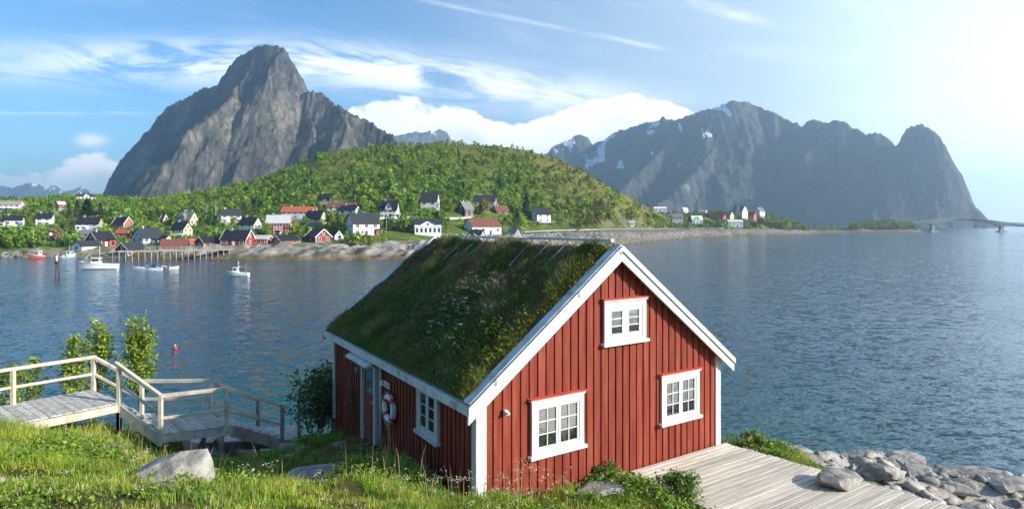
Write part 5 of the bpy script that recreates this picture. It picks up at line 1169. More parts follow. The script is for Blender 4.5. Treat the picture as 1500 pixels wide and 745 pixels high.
for _ in range(900):
    px, Y = rng.uniform(1120, 1620), rng.uniform(10.5, 21); x, y = (px - 750) / F * Y, Y
    lx, ly = cab_inv(x, y); ex_ = 6.75 + .19 * max(0, .15 - ly)
    if lx < ex_ or float(rocky(np.array(x), np.array(y))) < .4: continue
    s_ = rng.uniform(.05, .17) * (1.7 if rng.uniform() < .15 else 1); P.append((x, y, float(near_z(np.array(x), np.array(y))) + s_ * .15)); Sz.append(s_)
merged_rocks('shore_stones', np.array(P), Sz, pmat('shore_stone', [(.30, .28, .25), (.50, .47, .425)], 3, .92, .02, attr=True), (13, 14, 15, 16))
P = []; Sz = []
for _ in range(46):
    x, y = rng.uniform(-9, 3.5), rng.uniform(6.5, 14)
    lx, ly = cab_inv(x, y)
    if lx > -.1 and ly > -.1: continue
    s_ = rng.uniform(.02, .07); P.append((x, y, float(near_z(np.array(x), np.array(y))) + s_ * .4)); Sz.append(s_)
merged_rocks('meadow_stones', np.array(P), Sz, pmat('meadow_stone', [(.24, .22, .195), (.42, .39, .35)], 3, .92, .02, attr=True), (13, 14, 15, 16))
# ------------------------------------------------------------------ unseen hill added behind the camera to block sky light
xs = np.linspace(-160, 26, 60); ys = np.linspace(-120, -8.5, 40); Xh, Yh_ = np.meshgrid(xs, ys, indexing='ij')
edge_z = near_z(np.clip(Xh, -34, 34), np.full(Xh.shape, -8.5)); edge_z = np.where(Xh < -34, edge_z - (-34 - Xh) * .12, edge_z)
Zh = edge_z - .05 + (-8.5 - Yh_) * .42 * (1 - sstep(-10, 24, Xh)) + fbm(Xh / 14, Yh_ / 14, 4, 77) * 2 * sstep(0, 12, -8.5 - Yh_)
me = np_mesh('sky_blocking_hill', np.stack([Xh, Yh_, Zh], -1).reshape(-1, 3), grid_faces(*Xh.shape), np.tile(np.array([.07, .10, .02]), (Xh.size, 1)), True)
tag(link('sky_blocking_hill', me, M_near), kind='structure')
# ------------------------------------------------------------------ grass and flowers
def leafmat(name, tint=(1, 1, 1), trans=.35, rough=.5, spec=.25):
    return pmat(name, [tuple(.85 * c for c in tint), tuple(1.15 * c for c in tint)], 3, rough, attr=True, trans=trans, spec=spec)
M_grass = leafmat('grass_blades', trans=.4)
M_leaf = leafmat('leaves', trans=.35)
M_flower = pmat('petals', [(.9, .9, .9), (1, 1, 1)], 3, .7, attr=True, trans=.25)
def blades(P, Ln, Wd, lean, cols, mid=.55):
    """P base (N,3); lean (N,2) horizontal tip offset as a fraction of the length"""
    N = len(P); th = rng.uniform(0, math.pi, N); side = np.stack([np.cos(th), np.sin(th), np.zeros(N)], 1) * (Wd / 2)[:, None]
    L3 = np.concatenate([lean * Ln[:, None], (Ln * np.sqrt(np.clip(1 - (lean ** 2).sum(1), .1, 1)))[:, None]], 1)
    md = P + L3 * np.array([.35, .35, .62]); tip = P + L3
    V5 = np.stack([P - side, P + side, md + side * .75, md - side * .75, tip], 1).reshape(-1, 3)
    b = np.arange(N)[:, None] * 5
    F_ = np.concatenate([b + [0, 1, 2], b + [0, 2, 3], b + [3, 2, 4]], 0)
    c5 = np.repeat(cols, 5, 0)
    return V5, F_, c5
def cat_meshes(lst):
    off = 0; v = []; f = []; c = []
    for a, b, d in lst: v.append(a); f.append(b + off); c.append(d); off += len(a)
    return np.concatenate(v), np.concatenate(f), np.concatenate(c)
def leaf_quads(P, size, cols, up=.3):
    N = len(P); n = rng.normal(size=(N, 3)); n[:, 2] = np.abs(n[:, 2]) + up; n /= np.linalg.norm(n, axis=1)[:, None]
    a = np.cross(n, rng.normal(size=(N, 3))); a /= np.linalg.norm(a, axis=1)[:, None]; b = np.cross(n, a)
    s = np.asarray(size).reshape(-1, 1) * np.ones((N, 1))
    v = np.stack([P - a * s * .6, P + b * s * .32, P + a * s * .6, P - b * s * .32], 1).reshape(-1, 3)
    f = np.arange(N * 4).reshape(N, 4); return v, f, np.repeat(cols, 4, 0)

walk_poly = [(A0, A, B, B0), (A, A2, B2, B), (A2, C2, D2, B2), (E0, E1, E2, E3)]
def in_poly(x, y, poly):
    s = np.ones(x.shape, bool); n = len(poly)
    for i in range(n):
        a, b = poly[i], poly[(i + 1) % n]; s &= ((b.x - a.x) * (y - a.y) - (b.y - a.y) * (x - a.x)) > 0
    return s
def veg_ok(x, y):
    lx, ly = cab_inv(x, y)
    ok = ~((lx > .2) & (lx < 6.55) & (ly > .16) & (ly < 8.45)) & ~((lx > 3.7) & (lx < 6.7 + .19 * np.clip(.15 - ly, 0, 6)) & (ly < .25) & (ly > -5.8))
    ok &= ~((lx > -.95) & (lx < .3) & (ly > 4.2) & (ly < 6.6))
    ok &= (rocky(x, y) + fbm(x / 1.2, y / 1.2, 3, 95) * .5 < .35)
    for o in bpy.data.objects:
        if o.name.startswith('rock') and o.parent is None:
            d = o.dimensions; ok &= ((x - o.location.x) / (d.x * .44)) ** 2 + ((y - o.location.y) / (d.y * .5)) ** 2 > 1
    return ok
bpy.context.view_layer.update()
def sample(n, x0, x1, y0, y1, dens=None):
    x = rng.uniform(x0, x1, n); y = rng.uniform(y0, y1, n); k = (np.abs(x / np.maximum(y, .1)) < 1.0) & veg_ok(x, y)
    if dens is not None: k &= rng.uniform(size=n) < dens(x, y)
    return x[k], y[k]
def gcol(x, y, n):
    """grass colours: fresh, yellow-green, straw by patches"""
    a = fbm(x / 1.1, y / 1.1, 4, 101); b = fbm(x / .5 + 9, y / .5, 3, 103); u_ = rng.uniform(size=n)
    fresh = np.array([.28, .42, .04]); deep = np.array([.12, .23, .03]); yell = np.array([.46, .47, .065]); straw = np.array([.52, .43, .20])
    w = np.clip(.5 + a * 2.2, 0, 1)[:, None]; c = deep * (1 - w) + fresh * w
    yb = np.clip(b * 2.4 + .2, 0, 1)[:, None]; c = c * (1 - yb * .75) + yell * yb * .75
    k = (u_ < .06 + .24 * np.clip(fbm(x / 1.8 + 4, y / 1.8, 3, 108) * 2.5, 0, 1))[:, None]; c = np.where(k, straw * rng.uniform(.7, 1.1, (n, 1)), c)
    return c * rng.uniform(.7, 1.3, (n, 1))
# tufted turf: tuft centres, then blades leaning outward
parts = []
def tufts(nt_, x0, x1, y0, y1, per, l0, l1, spread, wd, dens=None):
    x, y = sample(nt_, x0, x1, y0, y1, dens); n = len(x)
    if not n: return
    tl = rng.uniform(l0, l1, n) * np.clip(1 + 1.3 * fbm(x / 1.1, y / 1.1, 3, 97), .35, 1.7); ang = rng.uniform(0, 6.28, n)
    X = np.repeat(x, per); Y = np.repeat(y, per); N = n * per
    a = rng.uniform(0, 6.28, N); r_ = rng.uniform(0, 1, N) ** .7 * spread
    X = X + np.cos(a) * r_; Y = Y + np.sin(a) * r_; k = veg_ok(X, Y)
    lean = np.stack([np.cos(a), np.sin(a)], 1) * (r_ / spread * rng.uniform(.2, .75, N))[:, None] + np.stack([np.cos(ang), np.sin(ang)], 1).repeat(per, 0) * .2
    Ln = np.repeat(tl, per) * rng.uniform(.5, 1.15, N); P = np.stack([X, Y, near_z(X, Y) - .02], 1)
    c = gcol(X, Y, N)
    nr = np.linalg.norm(lean, axis=1, keepdims=True); lean = lean / np.maximum(nr, 1e-6) * np.minimum(nr, .9)
    parts.append(blades(P[k], Ln[k], (wd * rng.uniform(.6, 1.4, N))[k], lean[k], c[k]))
gd = lambda x, y: np.clip(.75 + fbm(x / .7, y / .7, 3, 109) * 2.2, .12, 1)
tufts(21000, -9.5, 4.2, 5.5, 11.5, 12, .06, .20, .12, .011, gd)
tufts(15000, -14, 1.5, 11, 20, 11, .10, .26, .15, .014, gd)
tufts(3000, 2.5, 9.5, 8.5, 17, 11, .12, .3, .14, .013)
tufts(5000, -22, -8, 14, 26, 10, .2, .45, .2, .022)
v_, f_, c_ = cat_meshes(parts)
tag(link('grass', np_mesh('grass', v_, f_, c_), M_grass), kind='stuff')
# broad-leaved herbs
def herbs(n, x0, x1, y0, y1, per, h, size, dens):
    x, y = sample(n, x0, x1, y0, y1, dens); n = len(x); N = n * per; X = np.repeat(x, per) + rng.normal(0, h * .38, N); Y = np.repeat(y, per) + rng.normal(0, h * .38, N)
    hz = np.repeat(rng.uniform(.5, 1.2, n) * h, per) * rng.uniform(.15, 1, N); Z = near_z(X, Y) + hz
    t = np.repeat(rng.uniform(0, 1, n), per)[:, None]; c = (np.array([.14, .28, .035]) * (1 - t) + np.array([.28, .36, .05]) * t) * rng.uniform(.65, 1.35, (N, 1))
    return leaf_quads(np.stack([X, Y, Z], 1), rng.uniform(.6, 1.3, N) * size, c, .5)
hd = lambda x, y: np.clip(fbm(x / 1.4, y / 1.4, 3, 111) * 2.4 + .2, 0, 1)
hl = [herbs(2400, -9, 4.5, 5.8, 11.8, 26, .20, .055, hd), herbs(1500, -12, 1, 11, 16.5, 26, .26, .07, hd), herbs(150, 4.8, 6.6, 13.9, 15.0, 34, .2, .05, None), herbs(160, 2.6, 4.0, 9.4, 11.6, 46, .3, .06, None), herbs(260, 6.5, 11, 11, 16.5, 30, .25, .06, lambda x, y: (fbm(x, y, 3, 120) > .1) * 1.0),
      herbs(120, 1.5, 2.9, 10.6, 11.8, 36, .3, .06, None)]
v_, f_, c_ = cat_meshes(hl); tag(link('undergrowth', np_mesh('undergrowth', v_, f_, c_), M_leaf), kind='stuff')
# flowers: stems with small umbels of white florets, a few yellow
def umbels(P, hh, nfl, rad, fs, colr, stem=True):
    n = len(P); out_ = []
    top_ = P + np.stack([rng.normal(0, .08, n) * hh, rng.normal(0, .08, n) * hh, hh], 1)
    if stem: out_s = blades(P, hh * 1.02, np.full(n, .012), (top_ - P)[:, :2] / hh[:, None], np.tile(np.array([.16, .22, .05]), (n, 1)) * rng.uniform(.7, 1.2, (n, 1)))
    N = n * nfl; Q = np.repeat(top_, nfl, 0) + np.stack([rng.normal(0, rad, N), rng.normal(0, rad, N), rng.normal(0, rad * .45, N)], 1)
    q = leaf_quads(Q, rng.uniform(.6, 1.3, N) * fs, np.tile(np.array(colr), (N, 1)) * rng.uniform(.75, 1.05, (N, 1)), .9)
    return out_s if stem else None, q
def flower_spots(spots):
    P = []
    for px, py, Y, n, sp in spots:
        c = at(px, py, Y)
        for _ in range((n * 2 + 2) // 3):
            x, y = c.x + rng.normal(0, sp), c.y + rng.normal(0, sp * .6)
            if veg_ok(np.array([x]), np.array([y]))[0]: P.append((x, y, float(near_z(np.array(x), np.array(y)))))
    return np.array(P)
FS = [(750, 700, 10.4, 20, .3), (790, 705, 10.5, 18, .25), (820, 690, 10.9, 12, .15), (185, 650, 12.5, 22, .45), (150, 665, 11.5, 14, .4), (215, 690, 9.6, 22, .25), (330, 700, 10.2, 8, .5), (600, 720, 9.2, 30, .6), (660, 712, 9.8, 30, .4), (500, 730, 8.7, 20, .8), (400, 660, 13, 10, .3), (1100, 650, 14.4, 14, .5), (1207, 668, 14.4, 22, .22), (1285, 668, 15.2, 26, .3), (900, 730, 10.5, 14, .4), (960, 740, 10.4, 10, .3), (300, 740, 8, 14, .9), (100, 735, 7.4, 10, .8), (690, 735, 9.2, 26, .4), (780, 735, 9.7, 30, .5)]
P = flower_spots(FS); hh = rng.uniform(.18, .5, len(P)); s1_, q1 = umbels(P, hh, 16, .032, .018, (.72, .68, .50))
Pw = flower_spots([(1207, 668, 14.4, 14, .2), (1285, 668, 15.2, 16, .25), (755, 700, 10.5, 12, .25), (420, 660, 13, 6, .4)]); s2_, q2 = umbels(Pw, rng.uniform(.35, .7, len(Pw)), 22, .05, .022, (.74, .72, .56))
Py = flower_spots([(540, 690, 12, 8, .3), (560, 700, 11, 8, .5), (300, 720, 8.6, 8, 1)]); s3_, q3 = umbels(Py, rng.uniform(.15, .3, len(Py)), 9, .015, .02, (.75, .5, .03))
v_, f_, c_ = cat_meshes([s1_, s2_, s3_]); tag(link('flower_stems', np_mesh('flower_stems', v_, f_, c_), M_grass), kind='stuff')
v_, f_, c_ = cat_meshes([q1, q2, q3]); tag(link('wildflowers', np_mesh('wildflowers', v_, f_, c_), M_flower), kind='stuff')
# tall dry stalks
P = []
for px, py, Y, n, sp in ((310, 700, 10.8, 9, .45), (290, 690, 11, 4, .2), (580, 712, 10.6, 16, .35), (545, 705, 11.2, 8, .3), (640, 690, 11.2, 10, .4), (870, 715, 10.9, 7, .12), (745, 715, 10.3, 6, .4), (400, 680, 12.4, 16, .5), (215, 660, 12, 22, .5), (660, 725, 9.6, 10, .4)):
    c = at(px, py, Y)
    for _ in range(n): P.append((c.x + rng.normal(0, sp), c.y + rng.normal(0, sp * .5)))
P = np.array(P); P = P[veg_ok(P[:, 0], P[:, 1])]; P3 = np.concatenate([P, near_z(P[:, 0], P[:, 1])[:, None] - .02], 1); n = len(P3); hh = rng.uniform(.45, .95, n)
b1 = blades(P3, hh, np.full(n, .016), rng.normal(0, .16, (n, 2)), np.tile(np.array([.42, .34, .17]), (n, 1)) * rng.uniform(.6, 1.1, (n, 1)))
tag(link('dry_stalks', np_mesh('dry_stalks', *b1), M_grass), kind='stuff')

# turf-roof growth, in cabin coordinates
def roof_ok(x, y): return (x > .03) & (x < 6.72) & (y > .18) & (y < 8.45)
N = 95000; x = rng.uniform(0, 6.75, N); y = rng.uniform(.1, 8.5, N)
x = np.where(rng.uniform(size=N) < .72, x * .5, x); k = roof_ok(x, y); x, y = x[k], y[k]; N = len(x)
ed = np.minimum(np.minimum(sstep(0, .25, x), 1 - sstep(6.5, 6.75, x)), np.minimum(sstep(.2, .5, y), 1 - sstep(8.2, 8.4, y)))
z = turf_h(x, y, ed) - .01
pn = fbm(x / .8, y / .8, 4, 131); pq = fbm(x / .45 + 7, y / .45, 3, 133)
Ln = rng.uniform(.05, .14, N) * (1.15 + 2.0 * np.clip(pn, -.45, .6)); Ln *= np.where(x > XA, .7, 1)
gr = np.array([.15, .23, .04]); br = np.array([.31, .23, .11]); gy = np.array([.42, .38, .25]); ye = np.array([.30, .29, .045])
w1 = np.clip(pq * 1.5 + .42 - .35 * (x < 1.4), 0, 1)[:, None]; c = gr * (1 - w1) + br * w1
w2 = np.clip(pn * 2 - .25, 0, 1)[:, None] * .5; c = c * (1 - w2) + gy * w2
w3 = ((y < .9 + .5 * pq) & (rng.uniform(size=N) < .5))[:, None]; c = np.where(w3, ye * rng.uniform(.5, 1.2, (N, 1)), c)
c = c * rng.uniform(.5, 1.4, (N, 1))
slope = np.where(x < XA, -1, 1) * .38
lean = np.stack([slope + rng.normal(0, .32, N), rng.normal(0, .32, N)], 1); nr = np.linalg.norm(lean, axis=1, keepdims=True); lean = lean / np.maximum(nr, 1e-6) * np.minimum(nr, .92)
P3 = np.stack([x - CX, y - CY, z - ZB], 1)
bl = blades(P3, Ln, .011 * rng.uniform(.6, 1.5, N), lean, c)
o = link('turf_grass', np_mesh('turf_grass', *bl), M_grass, turf); tag(o, kind='stuff')
# leafy cushions and the white-flowered patch on the shaded slope
lx, lw_ = [], []
def cushions(n, cx, cy, sx, sy, per, h, size, col):
    x = rng.normal(cx, sx, n); y = rng.normal(cy, sy, n); k = roof_ok(x, y) & (x < 6.6); x, y = np.repeat(x[k], per), np.repeat(y[k], per); N = len(x); x = x + rng.normal(0, .07, N); y = y + rng.normal(0, .07, N)
    z = turf_h(x, y, np.ones(N)) + rng.uniform(.0, h, N); return leaf_quads(np.stack([x - CX, y - CY, z - ZB], 1), rng.uniform(.6, 1.3, N) * size, np.tile(np.array(col), (N, 1)) * rng.uniform(.5, 1.4, (N, 1)), .5)
hl = [cushions(260, 1.25, 2.9, .45, .7, 16, .2, .05, (.085, .17, .034)), cushions(160, .8, 1.0, .35, .35, 16, .16, .045, (.22, .25, .04)), cushions(200, .8, 5.0, .5, 1.6, 14, .16, .05, (.07, .14, .028)), cushions(60, 2.1, .45, .5, .15, 14, .12, .04, (.19, .19, .035)), cushions(40, 3.2, .5, .15, .3, 14, .14, .04, (.2, .2, .04)), cushions(50, 6.45, .6, .12, .4, 16, .22, .045, (.26, .27, .05))]
v_, f_, c_ = cat_meshes(hl); o = link('turf_herbs', np_mesh('turf_herbs', v_, f_, c_), M_leaf, turf); tag(o, kind='stuff')
n = 120; x = rng.normal(1.25, .42, n); y = rng.normal(2.75, .62, n); k = roof_ok(x, y); x, y = x[k], y[k]; n = len(x)
Pf = np.stack([x - CX, y - CY, turf_h(x, y, np.ones(n)) - ZB], 1); sA, qA = umbels(Pf, rng.uniform(.14, .3, n), 14, .026, .018, (.70, .70, .62))
x = rng.normal(6.2, .12, 9); y = rng.normal(.55, .1, 9); Pp = np.stack([x - CX - .8, y - CY, turf_h(x - .8, y, np.ones(9)) - ZB], 1); sB, qB = umbels(Pp, rng.uniform(.2, .34, 9), 10, .03, .03, (.62, .16, .24))
v_, f_, c_ = cat_meshes([sA, sB]); o = link('flower_stems', np_mesh('flower_stems', v_, f_, c_), M_grass, turf); tag(o, kind='stuff')
v_, f_, c_ = cat_meshes([qA, qB]); o = link('turf_flowers', np_mesh('turf_flowers', v_, f_, c_), M_flower, turf); tag(o, kind='stuff')

# ------------------------------------------------------------------ near shrubs
M_bark = pmat('bark', [(.10, .085, .07), (.20, .175, .15)], 5, .9, .01)
def shrub(name, label, x, y, z, h, rx, nst, nl, lsize, col, shape='column', cat='shrub', seed=0, lean=(0, 0)):
    r = np.random.default_rng(seed); t = empty(name, (x, y, z), 0, label, cat); mb = MB(); L_ = []
    for s in range(nst):
        a = r.uniform(0, 6.28); b = r.uniform(.0, rx * (.7 if shape == 'column' else 1.0)); top_ = np.array([math.cos(a) * b + lean[0], math.sin(a) * b + lean[1], h * r.uniform(.72, 1.0)])
        sp_ = .06 if shape == 'column' else b * .6; base = np.array([math.cos(a) * sp_, math.sin(a) * sp_, -.15]); pts_ = [base + (top_ - base) * q_ + np.array([r.normal(0, .03), r.normal(0, .03), 0]) * (q_ > 0) for q_ in np.linspace(0, 1, 6)]
        mb.tube(pts_, [.028, .024, .019, .014, .009, .004], 5)
        for k in range(nl // nst // 6):
            q_ = r.uniform(.12 if shape == 'column' else .03, 1.0) ** .8; i = min(4, int(q_ * 5)); p = pts_[i] + (pts_[i + 1] - pts_[i]) * (q_ * 5 - i)
            w_ = rx * (.75 * (1 - q_) ** .6 + .22) if shape == 'column' else rx * (.6 * math.sin(math.pi * min(1, q_ * .75 + .2)) + .12)
            d = r.normal(size=3); d[2] = abs(d[2]) * .6 + .1; d /= np.linalg.norm(d); tip = p + d * w_ * r.uniform(.25, 1.35)
            mb.tube([p, tip], [.006, .002], 3, cap=False)
            for j in range(6): L_.append(p + (tip - p) * r.uniform(.35, 1.1) + r.normal(0, lsize * .7, 3))
    mb.build('stem', M_bark, t); L_ = np.array(L_); n = len(L_)
    c = np.tile(np.array(col), (n, 1)) * r.uniform(.6, 1.4, (n, 1)); yl = (r.uniform(size=n) < .25)[:, None]; c = np.where(yl, c * np.array([1.6, 1.3, .9]), c)
    v, f, cc = leaf_quads(L_, r.uniform(.7, 1.3, n) * lsize, c, .3); link('foliage', np_mesh('foliage', v, f, cc), M_leaf, t); return t
def shr(label, px, pyb, pyt, Y, rx, nst, nl, ls, col, shape, seed, name='shrub'):
    c = at(px, pyb, Y); h = (pyb - pyt) * Y / F; return shrub(name, label, c.x, c.y, c.z, h, rx, nst, nl, ls, col, shape, seed=seed)
YG = (.25, .35, .045)
shr('leafy yellow-green sapling standing tallest and densest behind the upper steps', 207, 592, 460, 21.0, .52, 7, 2400, .12, (.21, .31, .04), 'column', 1, 'sapling')
shr('sapling with ragged top between the walkway railing posts', 139, 596, 468, 21.0, .58, 5, 1100, .13, YG, 'column', 2, 'sapling')
shr('shorter narrow sapling behind the walkway, left of the ragged-topped one', 106, 598, 492, 20.5, .5, 5, 900, .13, YG, 'column', 3, 'sapling')
shr('small low bush behind the far left end of the walkway', 18, 598, 535, 20.0, .75, 6, 900, .13, (.2, .29, .04), 'round', 4, 'bush')
shr('little green twig bush just right of the ragged-topped sapling', 172, 598, 508, 22.0, .24, 3, 350, .09, YG, 'column', 8, 'sapling')
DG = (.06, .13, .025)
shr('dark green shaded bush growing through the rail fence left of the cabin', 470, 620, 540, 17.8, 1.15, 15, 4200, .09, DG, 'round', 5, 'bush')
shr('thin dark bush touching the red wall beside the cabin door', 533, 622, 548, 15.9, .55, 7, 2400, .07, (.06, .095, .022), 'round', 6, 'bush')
shr('rounded green bush at the far right deck edge beside the cabin corner', 1105, 660, 636, 14.6, .36, 9, 1600, .06, (.16, .24, .035), 'round', 7, 'bush')
shr('low green bush on the left edge of the plank deck', 1000, 738, 693, 10.9, .42, 9, 2600, .05, (.12, .22, .03), 'round', 9, 'bush')
shr('small green bush against the gable wall left of the deck', 888, 708, 683, 11.65, .32, 7, 1500, .045, (.13, .22, .03), 'round', 10, 'bush')
# ------------------------------------------------------------------ far trees
def crown_pts(r, kind, h, w, n):
    """leaf-clump centres for a crown: several lobes, uneven, with gaps"""
    if kind == 'conifer':
        q_ = r.uniform(.06, 1, n) ; a = r.uniform(0, 6.28, n); lay = (np.floor(q_ * 11) / 11 * .8 + q_ * .2)
        rad = w / 2 * (1 - lay) ** .85 * (.55 + .45 * r.uniform(size=n) ** .5) * (.8 + .3 * np.sin(a * 3 + lay * 20))
        return np.stack([np.cos(a) * rad, np.sin(a) * rad, q_ * h - (rad / (w / 2)) * h * .05], 1)
    k = r.integers(6, 10); C = []
    for i in range(k):
        zz = r.uniform(.28, .88); rr = w / 2 * (.75 * math.sin(math.pi * min(.95, zz * .9 + .1)) + .1) * r.uniform(.3, .9); a = r.uniform(0, 6.28); C.append((math.cos(a) * rr, math.sin(a) * rr, zz * h, r.uniform(.55, 1) * w * .27))
    C.append((0, 0, h * .82, w * .22)); C = np.array(C); i = r.integers(0, len(C), n); d = r.normal(size=(n, 3)); d /= np.linalg.norm(d, axis=1)[:, None]
    return C[i, :3] + d * (C[i, 3] * r.uniform(.45, 1.05, n))[:, None] * np.array([1, 1, .95 if kind == 'round' else 1.25])
def crown_mesh(r, kind, h, w, n, ls, col, base=(0, 0, 0)):
    p = crown_pts(r, kind, h, w, n) + np.array(base); c = np.tile(np.array(col), (n, 1)) * r.uniform(.6, 1.4, (n, 1))
    return leaf_quads(p, r.uniform(.6, 1.3, n) * ls, c, .2 if kind != 'conifer' else 0)
GREEN = [(.19, .29, .035), (.125, .215, .03), (.25, .30, .04), (.095, .17, .028), (.155, .265, .036)]
def tree(name, label, px, pyb, pyt, wpx, kind, col, seed, Y=None, n=420, group=None, bare=False):
    Yd = Y or far_ground(px, pyb); c = at(px, pyb, Yd); h = (pyb - pyt) * Yd / F; w = wpx * Yd / F; r = np.random.default_rng(seed)
    t = empty(name, c, 0, label, 'tree', group); HOUSES.append((px - wpx / 2, px + wpx / 2, pyb, pyt, Yd))
    mb = MB(); mb.tube([(0, 0, -.8), (r.normal(0, .1), r.normal(0, .1), h * .45), (r.normal(0, .15), r.normal(0, .15), h * .85)], [.05 * h * .5, .03 * h * .5, .02], 6)
    for i in range(5):
        a = r.uniform(0, 6.28); z0 = h * r.uniform(.25, .6); mb.tube([(0, 0, z0), (math.cos(a) * w * .3, math.sin(a) * w * .3, z0 + h * .2)], [.04, .01], 4)
    mb.build('trunk', M_bark, t)
    v, f, cc = crown_mesh(r, kind, h, w, n, w * .11 if kind != 'conifer' else w * .10, col); link('crown', np_mesh('crown', v, f, cc), M_tleaf, t); return t
M_tleaf = leafmat('tree_leaves', trans=.3, rough=.6)
CON = (.022, .045, .014)
tree('conifer', 'tall dark spruce in front of the white villa terrace, widest of the spruces', 128, 322, 291, 30, 'conifer', CON, 1, n=900)
tree('conifer', 'dark spruce left of the widest spruce below the white villa', 113, 324, 293, 18, 'conifer', CON, 2, n=600)
tree('conifer', 'brownish spruce right of the widest spruce below the white villa', 147, 322, 296, 16, 'conifer', (.045, .045, .02), 3, n=600)
tree('conifer', 'tall mid-green conifer standing alone left of the dark spruces', 101, 342, 297, 20, 'conifer', (.05, .09, .02), 4, n=700)
tree('broadleaf_tree', 'bright green tree at the foot of the lone mid-green conifer', 96, 344, 318, 16, 'round', GREEN[0], 5)
tree('broadleaf_tree', 'bright green tree right of the long white house on the left slope', 38, 322, 301, 18, 'round', GREEN[2], 6)
tree('broadleaf_tree', 'bright green bushy tree between the small white house and the two-storey one', 44, 333, 317, 14, 'round', GREEN[0], 7)
tree('broadleaf_tree', 'round light green birch, left of two before the half hidden white house', 326, 338.5, 317, 14, 'round', GREEN[0], 8)
tree('broadleaf_tree', 'round light green birch, right of two before the half hidden white house', 343, 338.5, 317, 17, 'round', GREEN[2], 9)
tree('broadleaf_tree', 'slender green tree left of the cream two-storey house', 297, 338, 320, 14, 'round', GREEN[4], 10)
tree('broadleaf_tree', 'green tree in front of the tall red house with balconies', 389, 349, 325, 20, 'round', GREEN[0], 11)
tree('broadleaf_tree', 'large yellow-green tree hiding the house with cream gable', 482, 341, 309, 27, 'round', GREEN[2], 12, n=700)
tree('broadleaf_tree', 'light green tree right of the tall red house with balconies', 447, 333, 316, 15, 'round', GREEN[0], 13)
tree('broadleaf_tree', 'narrow green tree right of the broad white house with dark grey roof', 550, 325, 310, 12, 'round', GREEN[4], 14)
tree('broadleaf_tree', 'light green tree just right of the tall white house under the hill', 655, 317, 289, 24, 'round', GREEN[0], 15, n=600)
tree('broadleaf_tree', 'orange-tinted broad bush tree between the dark brown and the grey-blue house', 707, 318, 295, 28, 'round', (.24, .19, .04), 16, n=700)
tree('broadleaf_tree', 'slim green birch left of the tall white house under the hill', 606, 318, 293, 15, 'tall', GREEN[4], 17)
tree('conifer', 'pointed dark conifer behind the weathered grey gabled shed', 757, 344, 305, 20, 'conifer', (.035, .07, .018), 18, n=700)
tree('conifer', 'broad dark spruce group on the hill foot left of the stone-terraced house', 771, 322, 284, 22, 'conifer', (.03, .055, .016), 19, n=800)
tree('conifer', 'slim dark spruce in the wood behind the red house with balconies', 375, 312, 283, 11, 'conifer', (.04, .05, .02), 20)
tree('conifer', 'dark conifer right of the house with black roof behind the largest red cabin', 357, 318, 294, 9, 'conifer', CON, 21)
tree('broadleaf_tree', 'upright light green tree right of the stone-terraced white house', 818, 325, 298, 13, 'tall', GREEN[0], 22)
tree('broadleaf_tree', 'small upright green tree farthest right in front of the hill', 836, 326, 308, 9, 'tall', GREEN[4], 23)
tree('broadleaf_tree', 'yellowish bush tree right of the long white house nearest the riprap', 741, 338, 314, 18, 'round', GREEN[2], 24)
tree('broadleaf_tree', 'dark green bushy tree behind the tiny orange-red cabin', 225, 327, 308, 20, 'round', GREEN[3], 25)
tree('broadleaf_tree', 'mid-green tree between the twin poles and the half hidden white house', 309, 331, 309, 12, 'tall', GREEN[3], 26)
tree('bare_shrub', 'pale bare-branched shrub above the harbour head on the left', 80, 360, 334, 26, 'round', (.34, .26, .15), 27, n=700)
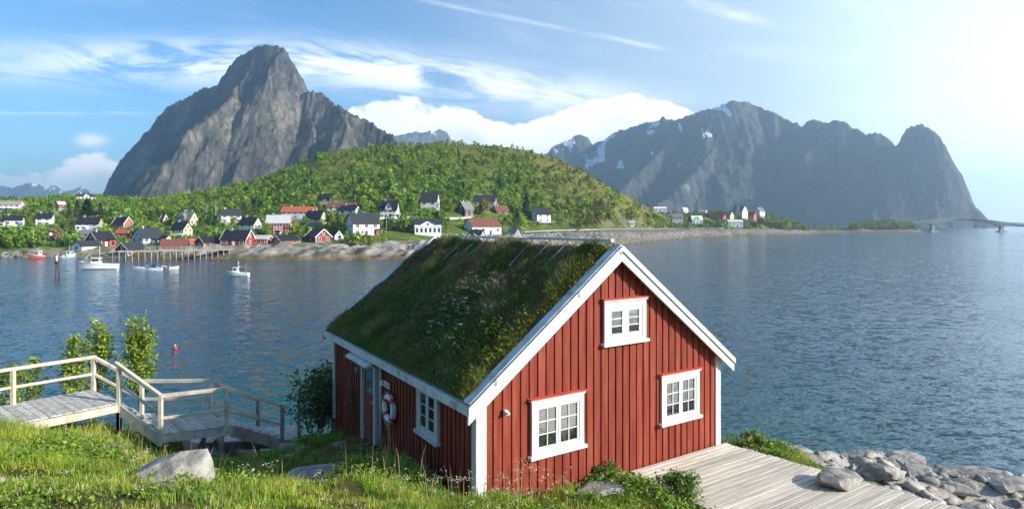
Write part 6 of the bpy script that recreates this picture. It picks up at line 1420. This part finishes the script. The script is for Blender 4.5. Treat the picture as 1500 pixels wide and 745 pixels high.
# wood on the hillside and scrub: one mass
def covered(px, py, top_, Yd):
    for x0, x1, yb, yr, Yh in HOUSES:
        if Yd < Yh + 4 and x0 - 3 < px < x1 + 3 and py > yr + (yb - yr) * .1 and top_ < yb - .3 * (yb - yr): return True
        if abs(Yd - Yh) < 6 and x0 - 2 < px < x1 + 2: return True
    return False
NT = 95000
px = rng.uniform(-80, 1345, NT); t_ = rng.uniform(0, 1.02, NT) ** .9
Yw, bh, bw, Yt, zt = far_cols(px); Yd = Yw + bw + (Yt - Yw - bw) * t_
d = np.where(px < 420, .95, np.where(px < 985, np.where(t_ < .5, 1.0, np.maximum(.16, 1 - (t_ - .5) * 1.9)), .9))
d = np.where((px > 760) & (px < 985), np.where(t_ > .12, d * np.maximum(.14, 1 - (px - 760) / 180), .3), d)
d = d * np.clip(.8 + fbm(px / 42, Yd / 34, 4, 171) * 2.0, .08, 1)
ok = (rng.uniform(size=NT) < d) & ~((px > 1180) & (px < 1245) & (rng.uniform(size=NT) < .7)) & ~((t_ < .10) & (px > 560) & (px < 990))
z = far_z(px, Yd); py = 328 - (z - CAMH) / Yd * F
hm = rng.uniform(2.4, 6.6, NT) * np.where(t_ < .5, 1, .8) * np.where(px > 985, 1.3, 1) * np.where(rng.uniform(size=NT) < .3, .6, 1)
T = []
for i in np.nonzero(ok)[0]:
    if len(T) >= 10500: break
    if covered(px[i], py[i], py[i] - hm[i] * F / Yd[i], Yd[i]): continue
    T.append(((px[i] - 750) / F * Yd[i], Yd[i], z[i] - .3, hm[i], px[i], t_[i]))
base = []
for s in range(8):
    r = np.random.default_rng(900 + s); kind = ('round', 'tall', 'round', 'tall', 'round', 'conifer', 'round', 'round')[s]
    p = crown_pts(r, kind, 1.0, .95 if kind == 'round' else .62, 66 if kind != 'conifer' else 110); base.append(p)
vv_, cc_ = [], []
for i, (x, y, z, h, px, t_) in enumerate(T):
    k = rng.integers(0, 8)
    if k == 5 and rng.uniform() < .75: k = 0
    p = base[k] * h; a = rng.uniform(0, 6.28); c, s = math.cos(a), math.sin(a)
    p = np.stack([p[:, 0] * c - p[:, 1] * s, p[:, 0] * s + p[:, 1] * c, p[:, 2]], 1) + (x, y, z)
    col = np.array(GREEN[rng.integers(0, 5)] if k != 5 else (.035, .065, .018)) * rng.uniform(.9, 1.4)
    if px > 780 and rng.uniform() < .45: col = np.array([.17, .145, .04]) * rng.uniform(.7, 1.2)
    n = len(p); q4 = leaf_quads(p, rng.uniform(.6, 1.3, n) * h * .2, np.tile(col, (n, 1)) * rng.uniform(.65, 1.35, (n, 1)), .2)
    vv_.append(q4[0]); cc_.append(q4[2])
v_ = np.concatenate(vv_); tag(link('hillside_wood', np_mesh('hillside_wood', v_, np.arange(len(v_)).reshape(-1, 4), np.concatenate(cc_)), M_tleaf), kind='stuff')
